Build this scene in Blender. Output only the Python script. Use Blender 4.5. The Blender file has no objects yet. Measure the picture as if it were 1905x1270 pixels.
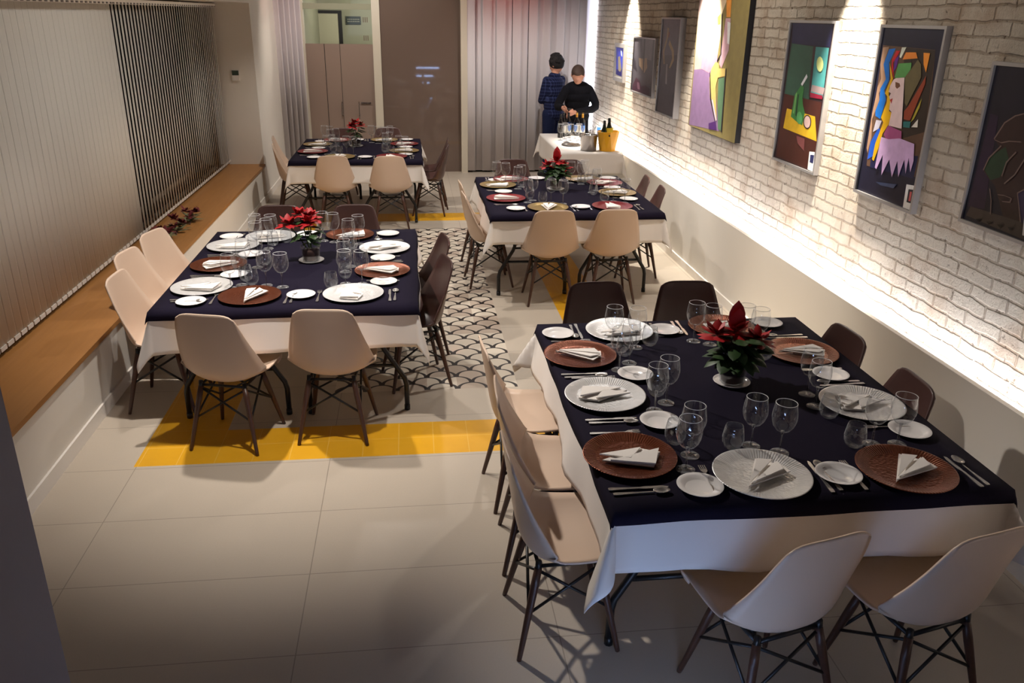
import bpy, bmesh, math, random
from mathutils import Vector, Matrix
import numpy as np
random.seed(7)
PI = math.pi
S = bpy.context.scene
COL = S.collection

# ------------------------------------------------------------------ camera
cam_data = bpy.data.cameras.new('camera'); cam = bpy.data.objects.new('camera', cam_data); COL.objects.link(cam)
cam_data.sensor_width = 36.0; cam_data.lens = 28.84; cam_data.clip_start = 0.05; cam_data.clip_end = 60
Rm = ((0.99310509, -0.02971496, 0.11339883), (-0.11633953, -0.36866034, 0.92225521), (0.01440088, -0.92908911, -0.36957548))
cam.matrix_world = Matrix(((Rm[0][0], -Rm[0][1], -Rm[0][2], 0.0), (Rm[1][0], -Rm[1][1], -Rm[1][2], 0.0),
                           (Rm[2][0], -Rm[2][1], -Rm[2][2], 2.3), (0, 0, 0, 1)))
S.camera = cam

# ------------------------------------------------------------------ exposure, world
S.view_settings.view_transform = 'Standard'; S.view_settings.look = 'None'
S.view_settings.gamma = 1.0; S.view_settings.use_curve_mapping = False
S.view_settings.exposure = 0.4
S.cycles.transparent_max_bounces = 24; S.cycles.max_bounces = 7; S.cycles.sample_clamp_indirect = 6.0
S.cycles.use_denoising = True; S.cycles.caustics_reflective = False; S.cycles.caustics_refractive = False
W = bpy.data.worlds.new('world'); S.world = W; W.use_nodes = True
W.node_tree.nodes['Background'].inputs[0].default_value = (0.75, 0.72, 0.75, 1)
W.node_tree.nodes['Background'].inputs[1].default_value = 0.005

# ------------------------------------------------------------------ ceiling spots and wall washers of the room, plus added fills
def spot(x, y, z, tx, ty, tz, power, col, size=100, blend=0.6, rad=0.045):
    l = bpy.data.lights.new('ceiling_and_fill_spot', 'SPOT'); l.energy = power; l.color = col
    l.spot_size = math.radians(size); l.spot_blend = blend; l.shadow_soft_size = rad
    o = bpy.data.objects.new('ceiling_and_fill_spot', l); COL.objects.link(o); o.location = (x, y, z)
    o.rotation_euler = (Vector((tx, ty, tz)) - Vector((x, y, z))).to_track_quat('-Z', 'Y').to_euler()
WARM = (1.0, 0.92, 0.84); WARM2 = (1.0, 0.94, 0.88)
spot(-1.25, 4.80, 2.92, -0.9, 5.2, 0, 190, WARM, 92, 1.0)
spot(-0.45, 3.75, 2.92, -0.50, 4.25, 0, 130, WARM, 66, 1.0)
spot(-0.75, 5.0, 2.92, 1.05, 3.15, 0.76, 300, WARM, 46, 1.0)  # extra spot added to brighten the front right table
spot(0.3, 6.2, 2.92, -2.33, 6.6, 1.5, 75, (1.0, 0.96, 0.92), 118, 1.0)  # unseen fill added to lift the left blind
spot(1.50, 6.10, 2.92, 1.4, 6.1, 0, 95, WARM2, 120, 0.7)
spot(-0.3, 7.3, 2.92, -0.3, 7.3, 0, 105, WARM, 120, 0.7)
spot(0.95, 8.3, 2.92, 1.1, 8.2, 0, 85, WARM2, 120, 0.7)
spot(-0.55, 10.0, 2.92, -0.6, 10.0, 0, 95, WARM, 120, 0.7)
spot(1.65, 10.7, 2.92, 1.8, 11.6, 0.6, 90, WARM2, 125, 0.7)
spot(-0.6, 11.2, 2.92, -0.6, 13.0, 1.2, 80, WARM, 130, 0.7)  # fill added to brighten the dim back wall
for wy, pw, sz, lx, tz in ((10.75, 480, 60, 2.50, 1.2), (7.80, 400, 60, 2.42, 1.5), (5.17, 600, 52, 2.53, 1.1)):
    spot(lx, wy, 2.95, 2.80, wy, tz, pw, (1.0, 0.92, 0.80), sz, 0.8, 0.03)
spot(1.35, 4.3, 2.92, 2.78, 4.2, 1.8, 26, (1.0, 0.92, 0.82), 95, 1.0)  # extra fill added for the face painting and the brick around it
spot(1.2, 7.0, 2.92, 2.78, 6.4, 1.9, 60, (1.0, 0.92, 0.82), 110, 1.0)
def area(loc, rot, sx, sy, power, col):
    l = bpy.data.lights.new('area_light', 'AREA'); l.shape = 'RECTANGLE'; l.size = sx; l.size_y = sy; l.energy = power; l.color = col
    o = bpy.data.objects.new('area_light', l); COL.objects.link(o); o.location = loc; o.rotation_euler = rot
# small red ceiling lamps near the back and the red dot they leave on the floor tiles
spot(1.45, 12.2, 2.96, 1.5, 12.9, 2.4, 5, (1.0, 0.12, 0.10), 120, 1.0)
spot(-1.5, 12.0, 2.96, -1.9, 12.4, 2.3, 3, (1.0, 0.15, 0.12), 120, 1.0)
spot(0.22, 5.62, 2.92, 0.22, 5.60, 0, 45, (1.0, 0.12, 0.05), 4.5, 1.0)
# weak cool fill light added behind and to the left of the camera
area((-1.3, -0.8, 2.2), Vector((1.6, 3.0, -1.6)).to_track_quat('-Z', 'Y').to_euler(), 1.0, 1.2, 1.2, (0.72, 0.82, 1.0))

# ------------------------------------------------------------------ materials
def srgb(c):
    return tuple((v / 255 / 12.92 if v / 255 <= 0.04045 else ((v / 255 + 0.055) / 1.055) ** 2.4) for v in c)
class NT:
    def __init__(s, name):
        s.m = bpy.data.materials.new(name); s.m.use_nodes = True; s.t = s.m.node_tree; s.n = s.t.nodes
        s.b = s.n['Principled BSDF']; s.out = s.n['Material Output']
    def node(s, typ, **kw):
        n = s.n.new(typ)
        for k, v in kw.items(): setattr(n, k, v)
        return n
    def put(s, inp, v):
        if isinstance(v, bpy.types.NodeSocket): s.t.links.new(v, inp)
        elif isinstance(v, tuple) and len(v) == 3 and inp.type == 'RGBA': inp.default_value = (*v, 1)
        else: inp.default_value = v
    def math(s, op, a, b=0.0, c=0.0):
        n = s.node('ShaderNodeMath', operation=op)
        for i, v in enumerate((a, b, c)): s.put(n.inputs[i], v)
        return n.outputs[0]
    def mix(s, f, a, b):
        n = s.node('ShaderNodeMix', data_type='RGBA')
        s.put(n.inputs[0], f); s.put(n.inputs[6], a); s.put(n.inputs[7], b); return n.outputs[2]
    def coord(s):
        n = s.node('ShaderNodeTexCoord'); x = s.node('ShaderNodeSeparateXYZ'); s.t.links.new(n.outputs['Object'], x.inputs[0])
        return n.outputs['Object'], x.outputs[0], x.outputs[1], x.outputs[2]
    def noise(s, vec, scale, detail=3.0, rough=0.55):
        n = s.node('ShaderNodeTexNoise'); s.put(n.inputs['Vector'], vec); n.inputs['Scale'].default_value = scale
        n.inputs['Detail'].default_value = detail; n.inputs['Roughness'].default_value = rough; return n.outputs['Fac']
    def bump(s, h, strength, dist=0.01):
        n = s.node('ShaderNodeBump'); s.put(n.inputs['Height'], h); n.inputs['Strength'].default_value = strength
        n.inputs['Distance'].default_value = dist; s.t.links.new(n.outputs[0], s.b.inputs['Normal'])
    def set(s, col=None, rough=None, metal=None, spec=None):
        if col is not None: s.put(s.b.inputs['Base Color'], col)
        if rough is not None: s.put(s.b.inputs['Roughness'], rough)
        if metal is not None: s.put(s.b.inputs['Metallic'], metal)
        if spec is not None: s.put(s.b.inputs['Specular IOR Level'], spec)
def plain(name, c, rough=0.5, metal=0.0, spec=0.5, var=0.0, vscale=20.0, bump=0.0, bscale=200.0):
    t = NT(name); col = srgb(c); t.set(col, rough, metal, spec)
    if var or bump:
        v, x, y, z = t.coord()
        if var:
            t.set(t.mix(t.noise(v, vscale), tuple(k * (1 - var) for k in col), tuple(min(1, k * (1 + var)) for k in col)))
        if bump: t.bump(t.noise(v, bscale), bump, 0.002)
    return t.m
def emit(name, c, strength):
    t = NT(name); e = t.node('ShaderNodeEmission'); e.inputs[0].default_value = (*srgb(c), 1); e.inputs[1].default_value = strength
    t.t.links.new(e.outputs[0], t.out.inputs[0]); return t.m
def glass(name, tint=(0.96, 0.97, 0.98), edge=0.55, base=0.06, rough=0.035, painted_glint=0.30):
    t = NT(name); tr = t.node('ShaderNodeBsdfTransparent'); gl = t.node('ShaderNodeBsdfGlossy'); gl.inputs['Roughness'].default_value = rough
    df = t.node('ShaderNodeBsdfDiffuse'); df.inputs[0].default_value = (0.92, 0.92, 0.94, 1)
    lw = t.node('ShaderNodeLayerWeight'); lw.inputs[0].default_value = 0.35
    f = t.math('POWER', lw.outputs['Facing'], 2.6)
    t.put(tr.inputs[0], t.mix(f, tint, tuple(k * 0.72 for k in tint)))
    mx = t.node('ShaderNodeMixShader'); t.put(mx.inputs[0], t.math('ADD', t.math('MULTIPLY', f, edge), base))
    t.t.links.new(tr.outputs[0], mx.inputs[1]); t.t.links.new(gl.outputs[0], mx.inputs[2])
    m2 = t.node('ShaderNodeMixShader'); t.put(m2.inputs[0], t.math('MULTIPLY', f, painted_glint))  # white diffuse towards the edges imitates scattered highlights
    t.t.links.new(mx.outputs[0], m2.inputs[1]); t.t.links.new(df.outputs[0], m2.inputs[2])
    t.t.links.new(m2.outputs[0], t.out.inputs[0]); return t.m
M = {}
M['wall'] = plain('white_plaster', (226, 220, 210), 0.85, var=0.03, vscale=3)
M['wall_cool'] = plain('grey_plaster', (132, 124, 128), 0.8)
M['ceiling'] = plain('ceiling_paint', (104, 98, 94), 0.9)
M['rear'] = plain('rear_wall_paint', (72, 66, 66), 0.9)
M['trim'] = plain('trim_paint', (236, 230, 222), 0.45)
M['post'] = plain('post_paint', (205, 196, 178), 0.5)
M['cream'] = plain('cream_plastic', (212, 187, 166), 0.38, spec=0.4)
M['brown'] = plain('brown_plastic', (74, 49, 45), 0.34, spec=0.5)
M['wood_leg'] = plain('dark_walnut', (74, 46, 34), 0.4, var=0.25, vscale=40)
M['black_metal'] = plain('black_metal', (22, 20, 21), 0.4, spec=0.5)
M['white_cloth'] = plain('white_tablecloth', (236, 230, 224), 0.9, spec=0.15, bump=0.15, bscale=500)
M['navy'] = plain('navy_cloth', (24, 19, 36), 0.9, spec=0.12, bump=0.2, bscale=600)
M['napkin'] = plain('napkin_cloth', (244, 238, 232), 0.85, spec=0.15)
M['china'] = plain('white_china', (240, 236, 234), 0.15, spec=0.5)
M['steel'] = plain('cutlery_steel', (214, 210, 206), 0.27, metal=0.85)
M['glass'] = glass('clear_glass')
M['blue_glass'] = glass('blue_glass', (0.25, 0.5, 0.95), 0.5, 0.06)
M['green_glass'] = plain('green_bottle_glass', (18, 34, 20), 0.08, spec=0.6)
M['dark_bottle'] = plain('dark_bottle_glass', (12, 10, 14), 0.08, spec=0.6)
M['label'] = plain('paper_label', (232, 226, 210), 0.7)
M['label_yellow'] = plain('yellow_green_label', (200, 205, 80), 0.6)
M['gold'] = plain('gold_foil', (214, 160, 70), 0.3, metal=0.8)
M['soil'] = plain('potting_soil', (58, 36, 26), 0.95, var=0.4, vscale=90, bump=0.6, bscale=120)
M['leaf'] = plain('green_leaf', (38, 62, 26), 0.5, var=0.35, vscale=30)
M['stem'] = plain('green_stem', (78, 98, 48), 0.6)
M['bract'] = plain('red_bract', (160, 12, 20), 0.55, var=0.3, vscale=25)
M['dried'] = plain('dried_red_petals', (98, 22, 26), 0.75, var=0.4, vscale=60)
M['sage'] = plain('sage_leaves', (112, 112, 78), 0.7, var=0.3, vscale=50)
M['grey_frame'] = plain('silver_frame', (170, 166, 164), 0.35, metal=0.55)
M['black_edge'] = plain('black_canvas_edge', (16, 14, 18), 0.7)
M['blind'] = plain('blind_fabric', (206, 203, 194), 0.85, spec=0.2)
M['curtain'] = plain('curtain_fabric', (212, 207, 210), 0.85, spec=0.2)
M['chain'] = plain('blind_weights', (210, 204, 196), 0.5)
M['dark_rail'] = plain('blind_rail', (92, 84, 78), 0.5)
M['night'] = plain('night_window_glass', (20, 18, 24), 0.08, spec=0.5)
def film(name, c, rough, back):
    t = NT(name); c = srgb(c); t.set(c, rough, 0, 0.5)
    tl = t.node('ShaderNodeBsdfTranslucent'); tl.inputs[0].default_value = (*c, 1)
    mx = t.node('ShaderNodeMixShader'); mx.inputs[0].default_value = back
    t.t.links.new(t.b.outputs[0], mx.inputs[1]); t.t.links.new(tl.outputs[0], mx.inputs[2]); t.t.links.new(mx.outputs[0], t.out.inputs[0]); return t.m
M['grey_glass'] = film('grey_film_glass', (124, 106, 96), 0.03, 0.2)
M['frost'] = film('frosted_glass', (176, 156, 144), 0.2, 0.4)
M['hall_wall'] = plain('corridor_paint', (150, 150, 128), 0.8)
M['led'] = emit('led_light', (242, 244, 255), 46.0)
M['led_v'] = emit('led_light_vertical', (226, 232, 255), 12.0)
M['tread_led'] = emit('tread_led_light', (170, 200, 255), 22.0)
M['screen'] = plain('thermostat_screen', (52, 66, 52), 0.2)
M['sign_dark'] = plain('dark_sign', (34, 44, 38), 0.4)
M['sign_ink'] = plain('sign_lettering', (150, 150, 130), 0.6)
M['skin'] = plain('skin', (206, 150, 126), 0.55, spec=0.3)
M['hair_black'] = plain('black_hair', (20, 15, 17), 0.8, bump=1.0, bscale=120)
M['hair_brown'] = plain('brown_hair', (62, 44, 36), 0.7, bump=0.6, bscale=160)
M['sweater'] = plain('black_wool', (14, 14, 22), 0.9, spec=0.2)
M['jeans'] = plain('dark_denim', (26, 34, 66), 0.9, spec=0.2)
M['collar'] = plain('white_collar', (225, 225, 228), 0.8)
M['yellow_pail'] = plain('yellow_metal', (240, 178, 44), 0.32, spec=0.5)
M['brush_steel'] = plain('brushed_steel', (176, 170, 166), 0.22, metal=1.0)

def check_shirt():
    t = NT('navy_check'); v, x, y, z = t.coord()
    def band(a): return t.math('LESS_THAN', t.math('FRACT', t.math('MULTIPLY', a, 22.0)), 0.22)
    f = t.math('MULTIPLY', t.math('ADD', band(t.math('ADD', x, y)), band(z)), 0.5)
    t.set(t.mix(f, srgb((22, 27, 58)), srgb((62, 72, 116))), 0.9, 0, 0.2); return t.m
M['check'] = check_shirt()

def charger_mat(name, c, metal, rough):
    t = NT(name); v, x, y, z = t.coord(); c = srgb(c)
    r = t.math('SQRT', t.math('ADD', t.math('MULTIPLY', x, x), t.math('MULTIPLY', y, y)))
    ang = t.math('ARCTAN2', y, x)
    ribs = t.math('SINE', t.math('MULTIPLY', ang, 96.0))
    rib = t.math('MULTIPLY', ribs, t.math('GREATER_THAN', r, 0.125))
    vor = t.node('ShaderNodeTexVoronoi'); vor.inputs['Scale'].default_value = 75; t.put(vor.inputs['Vector'], v)
    h = t.math('ADD', t.math('MULTIPLY', rib, 0.35), t.math('MULTIPLY', vor.outputs['Distance'], t.math('LESS_THAN', r, 0.125)))
    t.set(t.mix(t.noise(v, 30), tuple(k * 0.85 for k in c), tuple(min(1, k * 1.15) for k in c)), rough, metal)
    t.bump(h, 0.35, 0.004); return t.m
M['copper'] = charger_mat('copper_charger', (122, 64, 40), 0.7, 0.27)
M['silver'] = charger_mat('silver_charger', (238, 237, 236), 0.55, 0.38)
M['gold_ch'] = charger_mat('gold_charger', (186, 158, 104), 0.7, 0.3)
M['red_ch'] = charger_mat('red_charger', (150, 52, 56), 0.5, 0.3)

def floor_mat():
    t = NT('floor_tiles'); v, x, y, z = t.coord(); m = t.math
    def line(a, org, pitch, w):
        fr = m('FRACT', m('DIVIDE', m('SUBTRACT', a, org - 20 * pitch), pitch))
        d = m('MINIMUM', fr, m('SUBTRACT', 1.0, fr)); return m('LESS_THAN', d, w / pitch)
    def rect(x0, x1, y0, y1):
        return m('MULTIPLY', m('MULTIPLY', m('GREATER_THAN', x, x0), m('LESS_THAN', x, x1)), m('MULTIPLY', m('GREATER_THAN', y, y0), m('LESS_THAN', y, y1)))
    base = t.mix(t.noise(v, 1.3), srgb((186, 174, 158)), srgb((200, 188, 172)))
    fine = t.mix(t.noise(v, 160, 2), srgb((180, 168, 152)), srgb((204, 192, 177)))
    base = t.mix(0.35, base, fine)
    grout = m('MAXIMUM', line(x, -0.505, 1.03, 0.0022), line(y, 3.557, 0.497, 0.0022))
    col = t.mix(m('MULTIPLY', grout, 0.6), base, srgb((120, 108, 96)))
    # yellow cement tile ring
    ring = m('MULTIPLY', rect(-1.55, 1.58, 4.08, 10.1), m('SUBTRACT', 1.0, rect(-1.13, 1.17, 4.47, 9.7)))
    yel = t.mix(t.noise(v, 5), srgb((216, 156, 22)), srgb((234, 176, 40)))
    gy = m('MAXIMUM', line(x, -1.53, 0.2, 0.002), line(y, 4.28, 0.2, 0.002))
    yel = t.mix(m('MULTIPLY', gy, 0.5), yel, srgb((236, 200, 110)))
    col = t.mix(ring, col, yel)
    # fish scale tiles
    P = 0.2
    u = m('DIVIDE', m('SUBTRACT', x, 0.65 - 20 * P), P); w = m('DIVIDE', m('SUBTRACT', y, 4.93 - 20 * P), P)
    w2 = m('MULTIPLY', w, 2.0); row = m('FLOOR', w2); dv = m('MULTIPLY', m('FRACT', w2), 0.5)
    odd = m('MODULO', row, 2.0)
    fu = m('FRACT', m('ADD', u, m('MULTIPLY', odd, 0.5)))
    du = m('SUBTRACT', fu, 0.5)
    dist = m('SQRT', m('ADD', m('MULTIPLY', du, du), m('MULTIPLY', dv, dv)))
    wid = m('ADD', 0.030, m('MULTIPLY', m('SUBTRACT', 0.5, dv), 0.085))
    arc = m('LESS_THAN', m('ABSOLUTE', m('SUBTRACT', dist, 0.475)), wid)
    cell = t.node('ShaderNodeTexWhiteNoise'); cell.noise_dimensions = '2D'
    cb = t.node('ShaderNodeCombineXYZ'); t.put(cb.inputs[0], m('FLOOR', u)); t.put(cb.inputs[1], m('FLOOR', w)); t.put(cell.inputs['Vector'], cb.outputs[0])
    pale = t.mix(m('GREATER_THAN', cell.outputs['Value'], 0.75), srgb((214, 203, 186)), srgb((188, 172, 156)))
    mos = t.mix(arc, pale, srgb((34, 28, 28)))
    col = t.mix(rect(-0.55, 0.65, 4.93, 9.33), col, mos)
    t.set(col, m('ADD', 0.30, m('MULTIPLY', t.noise(v, 9), 0.15)), 0.0, 0.45)
    t.bump(m('SUBTRACT', 1.0, m('MAXIMUM', grout, 0.0)), 0.2, 0.002)
    return t.m
M['floor'] = floor_mat()

def brick_mat():
    t = NT('whitewashed_brick'); v, x, y, z = t.coord(); m = t.math
    nz = t.node('ShaderNodeTexNoise'); nz.inputs['Scale'].default_value = 7; nz.inputs['Detail'].default_value = 4; t.put(nz.inputs['Vector'], v)
    sp = t.node('ShaderNodeSeparateXYZ'); t.t.links.new(nz.outputs['Color'], sp.inputs[0])
    cb = t.node('ShaderNodeCombineXYZ')
    t.put(cb.inputs[0], m('ADD', y, m('MULTIPLY', m('SUBTRACT', sp.outputs[0], 0.5), 0.034)))
    t.put(cb.inputs[1], m('ADD', z, m('MULTIPLY', m('SUBTRACT', sp.outputs[1], 0.5), 0.035)))
    br = t.node('ShaderNodeTexBrick'); t.t.links.new(cb.outputs[0], br.inputs['Vector'])
    br.inputs['Scale'].default_value = 1.0; br.inputs['Mortar Size'].default_value = 0.010; br.inputs['Mortar Smooth'].default_value = 0.7
    br.inputs['Brick Width'].default_value = 0.27; br.inputs['Row Height'].default_value = 0.072; br.inputs['Bias'].default_value = 0.0
    br.inputs['Color1'].default_value = (*srgb((228, 214, 194)), 1); br.inputs['Color2'].default_value = (*srgb((208, 192, 172)), 1)
    br.inputs['Mortar'].default_value = (*srgb((190, 170, 146)), 1)
    n1 = t.noise(v, 3.2, 5, 0.6); n2 = t.noise(v, 30, 6, 0.75); n3 = t.noise(v, 110, 4, 0.75)
    def ramp(f, a, b):
        rp = t.node('ShaderNodeValToRGB'); t.put(rp.inputs[0], f); e = rp.color_ramp.elements
        e[0].position = a; e[1].position = b; e[0].color = (1, 1, 1, 1); e[1].color = (0, 0, 0, 1); return rp.outputs[0]
    mort = br.outputs['Fac']
    pits = ramp(m('SUBTRACT', n2, m('MULTIPLY', mort, 0.05)), 0.29, 0.38)
    col = t.mix(m('MULTIPLY', n1, 0.75), br.outputs['Color'], srgb((238, 228, 212)))
    col = t.mix(m('MULTIPLY', ramp(n1, 0.34, 0.50), 0.45), col, srgb((176, 142, 112)))
    col = t.mix(m('MULTIPLY', m('MULTIPLY', mort, n3), 0.42), col, srgb((132, 106, 84)))
    col = t.mix(m('MULTIPLY', pits, 0.8), col, srgb((96, 72, 52)))
    t.set(col, 0.95, 0, 0.15)
    h = m('ADD', m('MULTIPLY', m('SUBTRACT', 1.0, mort), 0.8), m('ADD', m('MULTIPLY', n2, 1.3), m('MULTIPLY', n3, 0.7)))
    t.bump(m('SUBTRACT', h, m('MULTIPLY', pits, 0.8)), 1.0, 0.022); return t.m
M['brick'] = brick_mat()

def wood_mat():
    t = NT('bench_wood'); v, x, y, z = t.coord(); mp = t.node('ShaderNodeMapping'); mp.inputs['Scale'].default_value = (14, 1.2, 14)
    t.put(mp.inputs[0], v)
    t.set(t.mix(t.noise(mp.outputs[0], 3, 5), srgb((150, 102, 54)), srgb((172, 122, 70))), 0.42, 0, 0.4); return t.m
M['wood'] = wood_mat()

# ------------------------------------------------------------------ mesh helpers
def B(): return bmesh.new()
def obj(name, bm, mat, parent=None, smooth=False, loc=None):
    me = bpy.data.meshes.new(name); bmesh.ops.recalc_face_normals(bm, faces=bm.faces[:]); bm.to_mesh(me); bm.free()
    for m_ in (mat if isinstance(mat, (list, tuple)) else [mat]): me.materials.append(M[m_] if isinstance(m_, str) else m_)
    if smooth:
        for p in me.polygons: p.use_smooth = True
    o = bpy.data.objects.new(name, me); COL.objects.link(o)
    if parent: o.parent = parent
    if loc: o.location = loc
    return o
def tag(o, label, cat, group=None, kind=None):
    o['label'] = label; o['category'] = cat
    if group: o['group'] = group
    if kind: o['kind'] = kind
    return o
def thing(name, label, cat, loc=(0, 0, 0), rz=0, group=None):
    o = bpy.data.objects.new(name, None); COL.objects.link(o); o.location = loc; o.rotation_euler = (0, 0, rz); o.empty_display_size = 0.1
    if label: tag(o, label, cat, group)
    return o
def struct(name, bm, mat, parent=None):
    o = obj(name, bm, mat, parent)
    if not parent: o['kind'] = 'structure'
    return o
def dup(root, loc, rz, label, group=None, name=None):
    r = root.copy(); COL.objects.link(r); r.location = loc; r.rotation_euler = (0, 0, rz); r['label'] = label
    if group: r['group'] = group
    for ch in root.children:
        c = ch.copy(); COL.objects.link(c); c.parent = r
        for g in ch.children:
            d = g.copy(); COL.objects.link(d); d.parent = c
    return r
def box(bm, x0, x1, y0, y1, z0, z1, mi=0):
    vs = [bm.verts.new((x, y, z)) for x in (x0, x1) for y in (y0, y1) for z in (z0, z1)]
    for f in ((0, 1, 3, 2), (4, 6, 7, 5), (0, 4, 5, 1), (2, 3, 7, 6), (0, 2, 6, 4), (1, 5, 7, 3)):
        bm.faces.new([vs[i] for i in f]).material_index = mi
def tube(bm, pts, r, seg=8, cap=True, mi=0):
    pts = [Vector(p) for p in pts]; rs = r if isinstance(r, (list, tuple)) else [r] * len(pts); rings = []
    ref = None
    for i, p in enumerate(pts):
        t = (pts[min(i + 1, len(pts) - 1)] - pts[max(i - 1, 0)]).normalized()
        if ref is None: ref = t.orthogonal().normalized()
        a = (ref - t * ref.dot(t)).normalized(); b = t.cross(a); ref = a
        rings.append([bm.verts.new(p + (a * math.cos(2 * PI * k / seg) + b * math.sin(2 * PI * k / seg)) * rs[i]) for k in range(seg)])
    for A_, B_ in zip(rings, rings[1:]):
        for k in range(seg): bm.faces.new((A_[k], A_[(k + 1) % seg], B_[(k + 1) % seg], B_[k])).material_index = mi
    if cap:
        bm.faces.new(rings[0]).material_index = mi; bm.faces.new(rings[-1][::-1]).material_index = mi
def lathe(bm, prof, seg=24, c=(0, 0, 0), cap0=False, cap1=False, mi=0):
    rings = []
    for r, z in prof:
        if r < 1e-5: rings.append([bm.verts.new((c[0], c[1], c[2] + z))])
        else: rings.append([bm.verts.new((c[0] + r * math.cos(2 * PI * k / seg), c[1] + r * math.sin(2 * PI * k / seg), c[2] + z)) for k in range(seg)])
    for A_, B_ in zip(rings, rings[1:]):
        for k in range(seg):
            q = [A_[k % len(A_)], A_[(k + 1) % len(A_)], B_[(k + 1) % len(B_)], B_[k % len(B_)]]
            q = [v for i, v in enumerate(q) if v not in q[:i]]
            if len(q) > 2: bm.faces.new(q).material_index = mi
    if cap0 and len(rings[0]) > 1: bm.faces.new(rings[0]).material_index = mi
    if cap1 and len(rings[-1]) > 1: bm.faces.new(rings[-1]).material_index = mi
def prism(bm, pts, z0, z1, mi=0):
    a = [bm.verts.new((x, y, z0)) for x, y in pts]; b = [bm.verts.new((x, y, z1)) for x, y in pts]; n = len(pts)
    bm.faces.new(a).material_index = mi; bm.faces.new(b).material_index = mi
    for i in range(n): bm.faces.new((a[i], a[(i + 1) % n], b[(i + 1) % n], b[i])).material_index = mi
def catmull(ctrl, sub):
    out = []; n = len(ctrl)
    for i in range(n - 1):
        p0, p1, p2, p3 = (np.array(ctrl[max(0, min(n - 1, j))], float) for j in (i - 1, i, i + 1, i + 2))
        for k in range(sub):
            t = k / sub
            out.append(0.5 * ((2 * p1) + (-p0 + p2) * t + (2 * p0 - 5 * p1 + 4 * p2 - p3) * t * t + (-p0 + 3 * p1 - 3 * p2 + p3) * t ** 3))
    out.append(np.array(ctrl[-1], float)); return out
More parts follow.
